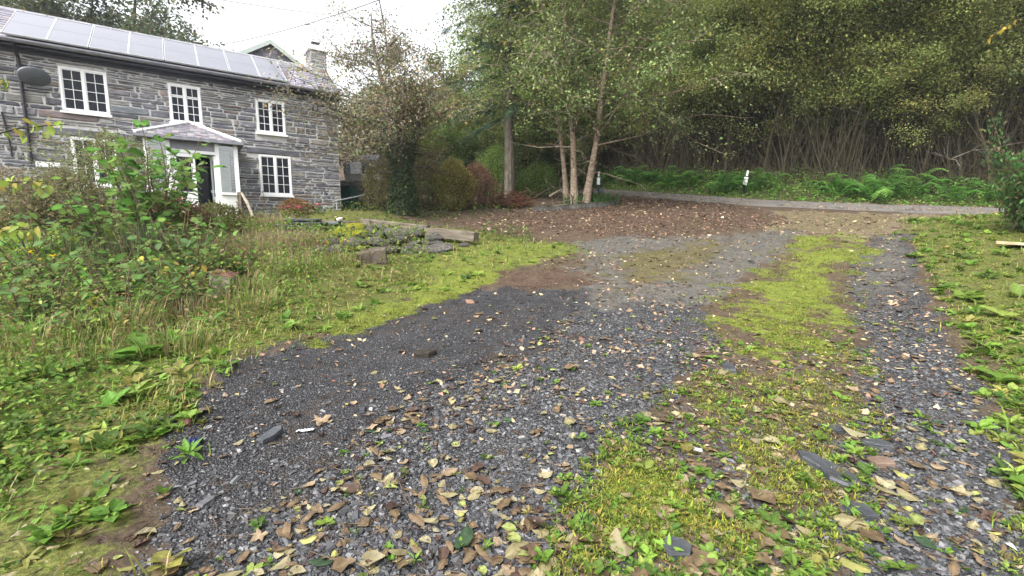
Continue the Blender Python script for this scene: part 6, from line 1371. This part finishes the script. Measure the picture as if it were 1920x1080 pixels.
for k in range(9): tube(m_, np.array([(-.03 + k * .008, -.035, .0), (-.033 + k * .008, -.02, .022 + .004 * (k % 3)), (-.03 + k * .008, .01, .026 + .004 * (k % 2)), (-.028 + k * .008, .035, .004)]), .0055, 5)
put('blue_cord', 'small frayed hank of blue cord at the edge of the grit track', 'litter', m_.mesh('blue_cord', M_BLUE), (q[0], q[1], gz(*q) + .006), (0, 0, .3))
q = hit(352, 800)
m_ = MB(); lathe(m_, [(.001, -.03), (.018, -.025), (.026, -.005), (.022, .015), (.010, .035), (.001, .04)], 10, M=np.array([[1, 0, 0], [0, 0, -1], [0, 1, 0]]))
for k in range(40):
    a = k * 2.4; zz = -.025 + .06 * k / 40; rr = .024 * math.sqrt(max(.05, 1 - ((zz + .002) / .04) ** 2)); v = np.array([rr * math.cos(a), -zz, rr * math.sin(a)]); o_ = v * np.array([1.25, 1, 1.25]); sd = np.array([-math.sin(a), 0, math.cos(a)]) * .007; m_.add([v - sd, v + sd, o_ + np.array([0, -.008, 0])], np.array([(0, 1, 2)]))
put('pine_cone', 'brown cone lying beside the blue cord', 'cone', m_.mesh('pine_cone', M_RUST), (q[0], q[1], gz(*q) + .025), (0, 0, .6))
# rusty lantern on its post
q = gat(408, 6.3); zt = at(405, 530, 6.3)[2]; t = thing('rusty_lantern', 'rusty square lantern with dull glass lying askew on a post in the border', 'lantern', (q[0], q[1], q[2]), .35); hz = zt - q[2]
m_ = MB(); box(m_, (-.06, -.02, -.1), (.0, .04, hz - .13), jit=.004); m_.build('post', M_GUTTER, t)
lp = link('lantern_body', None, t, (0, 0, hz), (.12, .22, -.12))
m_ = MB(); s_ = .115
for sx in (-1, 1):
    for sy in (-1, 1): box(m_, (sx * s_ - .013, sy * s_ - .013, -.14), (sx * s_ + .013, sy * s_ + .013, .12))
for zz in (-.15, .12):
    box(m_, (-s_ - .02, -s_ - .02, zz - .014), (s_ + .02, -s_ + .012, zz + .014)); box(m_, (-s_ - .02, s_ - .012, zz - .014), (s_ + .02, s_ + .02, zz + .014)); box(m_, (-s_ - .02, -s_ + .013, zz - .014), (-s_ + .012, s_ - .013, zz + .014)); box(m_, (s_ - .012, -s_ + .013, zz - .014), (s_ + .02, s_ - .013, zz + .014))
m_.build('cage', M_RUSTGREY, lp)
m_ = MB(); box(m_, (-s_ + .014, -s_ - .004, -.135), (s_ - .014, -s_ + .002, .105)); m_.build('front_pane', surf('dusty_glass', (.16, .15, .11), (.30, .29, .23), 10, .35, .1, 40, .4), lp)
m_ = MB(); box(m_, (s_ - .002, -s_ + .014, -.02), (s_ + .004, s_ - .014, .105)); m_.build('side_pane', M_GUTTER, lp)
m_ = MB(); a = s_ + .035; V = [(-a, -a, .137), (a, -a, .137), (a, a, .137), (-a, a, .137), (-.07, -.07, .163), (.07, -.07, .163), (.07, .07, .163), (-.07, .07, .163)]; m_.add(V, np.array([(0, 3, 2, 1), (4, 5, 6, 7), (0, 1, 5, 4), (1, 2, 6, 5), (2, 3, 7, 6), (3, 0, 4, 7)])); lathe(m_, [(.05, .163), (.035, .18), (.015, .185), (.015, .20), (.001, .205)], 10); m_.build('cap', M_RUST, lp)
m_ = MB(); lathe(m_, [(.001, -.07), (.06, -.06), (.085, -.01), (.08, .035), (.05, .06), (.03, .075), (.001, .078)], 16, t=(.17, -.11, -.09)); tube(m_, [(.16, -.1, -.02), (.1, -.06, .0), (.02, 0, -.02)], .02, 8); lathe(m_, [(.10, -.155), (.115, -.145), (.10, -.135)], 16, t=(.16, -.1, 0)); m_.build('oil_font', M_RUST, t).location = (0, 0, hz - .02)

# right-hand edge: pale board; left of the porch: leaning pale pole
q = hit(1905, 468); m_ = MB(); box(m_, (-.2, -.16, 0), (.75, .16, .05), jit=.006); put('pale_board', 'pale sawn board lying on the bank at the right edge', 'board', m_.mesh('pale_board', M_PALEWOOD), (q[0], q[1], gz(*q) + .06), (.05, .06, .1))
m_ = MB(); A, B_ = at(453, 362, 12.8), at(474, 402, 12.3); tube(m_, [A, (A + B_) / 2 + [.02, 0, 0], B_ - [0, 0, .06]], [.035, .045, .04], 7); tag(m_.build('leaning_pole', M_PALESTEM), 'pale stripped pole leaning against the right side of the porch', 'pole')
q = at(450, 366, 12.9); m_ = MB(); box(m_, (-.05, -.05, -.7), (.05, .05, .08), jit=.004); tag(m_.build('wooden_post', M_WOOD, loc=q), 'short grey wooden post beside the right side of the porch', 'post')
# beside the right-hand corner: green door panel, handrail, bin, wall, cabinet, tank
def quadbox(px0, px1, py0, py1, Yd, th, mat, name, lab, cat, rz=0):
    A, B_ = at(px0, py1, Yd), at(px1, py0, Yd); m_ = MB(); w_ = B_[0] - A[0]; h_ = B_[2] - A[2]; box(m_, (0, 0, 0), (w_, th, h_), jit=.002); t = thing(name, lab, cat, A, rz); return t, w_, h_
t, w_, h_ = quadbox(641, 671, 350, 392, 17.2, .06, M_GREEN, 'green_gate', 'dark green boarded gate beside the cottage corner', 'gate')
for k in range(5): m_ = MB(); box(m_, (k * w_ / 5 + .004, 0, 0), ((k + 1) * w_ / 5 - .004, .03, h_)); m_.build('board', M_GREEN, t)
m_ = MB(); box(m_, (.0, .031, .1), (w_, .06, .2)); box(m_, (.0, .031, h_ - .2), (w_, .06, h_ - .1)); m_.build('rail', M_GREEN, t)
t = thing('handrail', 'pale metal handrail sloping up past the green gate', 'handrail', at(627, 392, 15.2)); b0 = at(627, 392, 15.2)
m_ = MB(); tube(m_, [at(624, 378, 15.1) - b0, at(692, 364, 17.0) - b0], .022, 8); m_.build('rail', M_ALU, t)
for px, py, Yd in ((631, 377, 15.3), (690, 364.5, 16.9)): m_ = MB(); p = at(px, py, Yd); g_ = gz(p[0], p[1]); tube(m_, [p - b0, np.array([p[0], p[1], g_ - .05]) - b0], .02, 8); m_.build('upright', M_ALU, t)
p = at(686, 386, 17.6); m_ = MB(); lathe(m_, [(.001, 0), (.17, 0), (.20, .40), (.215, .42), (.19, .43), (.001, .43)], 16); tag(m_.build('dark_tub', M_PIPE, loc=(p[0], p[1], gz(p[0], p[1]))), 'dark plastic tub standing behind the handrail', 'tub')
w0 = at(640, 390, 18.6); wl = thing('dry_stone_wall', 'rough dry-stone wall behind the green gate', 'wall', (w0[0], w0[1], gz(w0[0], w0[1]) - .1)); rs = np.random.default_rng(6); z = 0
while z < 1.35:
    h = rs.uniform(.07, .13); x = rs.uniform(-.1, 0)
    while x < 1.4:
        l = rs.uniform(.18, .5); V, Fq = stone_geo(x, x + l - .015, z, z + h - .012, rs.uniform(.02, .07), rs); V[:, 1] = np.where(V[:, 1] > 0, .35, V[:, 1]); MB().add(V, Fq, pick(STONE_COL, 1, rs)[0] * .9).build('stone', M_STONE, wl); x += l
    z += h
p0 = at(644, 326, 18.9); t = thing('oil_tank', 'dark tank above the stone wall, with a pale cabinet beside it', 'tank', p0)
m_ = MB(); th = np.linspace(0, 2 * math.pi, 13)[:-1]; P = [(0.55 + x, .6, .42) for x in (0, .05, .8, .85)]; tube(m_, P, [.36, .42, .42, .36], 14); m_.build('vessel', M_FASCIA, t)
m_ = MB(); box(m_, (.3, -.05, 0), (.72, .1, .46)); m_.build('cabinet', M_PLASTIC, t); m_ = MB(); box(m_, (.02, -.03, 0), (.28, .1, .44)); m_.build('side_panel', M_GUTTER, t)
m_ = MB(); box(m_, (.0, .101, -.25), (1.5, .9, -.001)); m_.build('plinth', M_MORTAR, t)

# lane-side furniture
def marker(px, Yd, lean, lab):
    q = at(px, 352, Yd); z = gz(q[0], q[1]); t = thing('marker_post', lab, 'marker post', (q[0], q[1], z), 0, rot=(0, lean, .2))
    for nm, a, b, w_, mt in (('base', -.1, .42, .05, M_PIPE), ('white_sleeve', .425, .80, .075, M_PLASTIC), ('black_band', .803, .86, .045, M_PIPE), ('white_tip', .863, 1.12, .038, M_PLASTIC)):
        m_ = MB(); box(m_, (-w_, -w_ * .6, a), (w_, w_ * .6, b)); m_.build(nm, mt, t)
    return t
marker(1121, 25.6, .04, 'white-topped marker post across the lane just right of the alders')
marker(1393, 22.3, .20, 'white marker post leaning right among the ferns of the verge')
q = at(1127, 357, 18.7); t = thing('dark_box', 'small dark teal box on a short arm beside the alders', 'box', q); m_ = MB(); box(m_, (-.09, -.1, -.085), (.09, .1, .075)); m_.build('case', M_TEAL, t); m_ = MB(); tube(m_, [(-.09, 0, .05), (-.34, .02, .045)], .022, 6); m_.build('arm', M_DARKWOOD, t)
m_ = MB(); box(m_, (-.37, -.02, gz(q[0] - .35, q[1]) - q[2] - .1), (-.33, .04, .06)); m_.build('stake', M_DARKWOOD, t)
kx = [(1002, 396), (1033, 394), (1064, 391.5), (1096, 390), (1126, 388), (1154, 384)]
for k in range(5):
    A, B_ = hit(*kx[k]), hit(*kx[k + 1]); d = B_ - A; L = np.linalg.norm(d); m_ = MB(); box(m_, (.01, -.12, -.15), (L - .01, .12, .17 + r.normal(0, .015)), jit=.012, r=r)
    o = put('edging_block', ['first mossy edging block by the brush pile', 'second mossy edging block along the alder bed', 'middle edging block below the alders', 'edging block under the strappy leaves', 'last edging block at the lane end of the alder bed'][k], 'kerb', m_.mesh('edging_block', M_ROCKSOME), (A[0], A[1], gz(*A)), (0, -math.atan2(gz(*B_) - gz(*A), L), math.atan2(d[1], d[0])))
q = at(958, 384, 18.2); m_ = MB(); rs = np.random.default_rng(3)
for k in range(430):
    a = rs.uniform(0, 6.28); qd = np.sqrt(rs.random()); c = np.array([.85 * qd * math.cos(a), .6 * qd * math.sin(a), rs.random() ** .8 * .62 * (1 - qd ** 2) + .03]); d = unit([rs.normal(), rs.normal(), rs.normal(0, .25)]); L = rs.uniform(.2, .9); tube(m_, [c - d * L / 2, c + rs.normal(0, .03, 3), c + d * L / 2], rs.uniform(.005, .011), 3, pick([(0.9, 0.7, .6), (1.4, 1.0, .85), (.6, .45, .4)], 1, rs)[0], False)
tag(m_.build('brush_pile', surf('red_brown_twigs', (.085, .045, .033), (.16, .09, .065), 8, .9, .2, 30, .1, tint=True), loc=(q[0], q[1], gz(q[0], q[1]))), 'heap of reddish-brown cut brushwood left of the alders', 'brush pile')
for k, (a, b, rad, lab) in enumerate([((1000, 372, 20.0), (1052, 345, 20.6), .05, 'dark fallen branch propped behind the brush pile'), ((1030, 368, 19.6), (1066, 352, 19.9), .045, 'paler broken branch leaning towards the alders'), ((985, 352, 19.2), (1000, 366, 18.9), .03, 'thin bare branch sticking out of the brush pile')]):
    A, B_ = at(*a), at(*b); m_ = MB(); tube(m_, [A, (A + B_) / 2 + [0, 0, .06], B_], [rad, rad * .8, rad * .4], 6)
    for j in range(4): p = A + (B_ - A) * r.uniform(.3, .95); tube(m_, curve_path(p, unit(B_ - A) + r.normal(0, .7, 3), .6, 3, r, .2), np.linspace(.014, .004, 4), 4)
    tag(m_.build('fallen_branch', M_TWIG if k != 1 else M_PALESTEM), lab, 'branch')
# low leaning branches under the alders on the lane side, and the pale dead one in the wood on the right
for k, (a, b, rad, lab) in enumerate([((1185, 300, 20.5), (1128, 262, 20.2), .05, 'bare bough sloping down to the verge right of the alders'), ((1175, 305, 21), (1140, 270, 20.6), .04, 'thinner bare bough beside it under the alder crown'), ((1785, 297, 19.2), (1900, 268, 19.0), .02, 'pale dead branch across the dark wood at the right'), ((1800, 312, 19.0), (1772, 290, 19.3), .018, 'short broken pale branch below the long dead one')]):
    A, B_ = at(*a), at(*b); m_ = MB(); P = np.array([A, A + (B_ - A) * .35 + [0, 0, .12], A + (B_ - A) * .7 - [0, 0, .05], B_]); tube(m_, P, [rad, rad * .8, rad * .6, rad * .3], 6)
    for j in range(5): p, d = along(P, r.uniform(.2, .95)); tube(m_, curve_path(p, d + r.normal(0, .6, 3), .9, 4, r, .2), np.linspace(.012, .004, 5), 4)
    tag(m_.build('bare_branch', M_BARK if k > 1 else M_TWIG), lab.replace('pale ', 'grey '), 'branch')
# overhanging dead twig of a roadside tree beyond the right edge
t = thing('roadside_tree', 'tree beyond the right edge whose pale dead twig hangs into the upper right corner', 'tree', G(9.6, 6.4)); z0 = gz(9.6, 6.4); m_ = MB()
tube(m_, [(0, 0, -.2), (.1, 0, 2.5), (.05, .1, 6.0)], [.12, .10, .05], 7); e0 = at(1862, 68, 6.2) - np.array([9.6, 6.4, z0]); tube(m_, [(.08, .04, 4.4), tuple(e0 * .45 + np.array([.04, .02, 2.5])), tuple(e0 + np.array([.12, 0, .12])), tuple(e0)], [.03, .014, .006, .004], 5); m_.build('trunk', M_TWIG, t)
for k in range(9): p = e0 + np.array([.28 * k / 9, .03 * r.normal(), .22 * k / 9]); link('leaf', YL[k % 4], t, p, (r.normal(0, .6), r.uniform(.2, 1.2), r.uniform(0, 6.28)), r.uniform(.05, .08))
# overhead cables
for nm, a, b, sag, lab in (('overhead_cable', (414, 84, 19.0), (960, -100, 11.0), .25, 'overhead cable rising from the cottage roof to the upper right'), ('overhead_cable', (250, -28, 16.0), (905, 42, 42.0), .5, 'overhead cable crossing the top of the sky towards the trees')):
    A, B_ = at(*a), at(*b); tt = np.linspace(0, 1, 24); P = A + (B_ - A) * tt[:, None]; P[:, 2] -= sag * 4 * tt * (1 - tt); m_ = MB(); tube(m_, P, .012, 5); tag(m_.build(nm, M_CABLE), lab, 'cable')
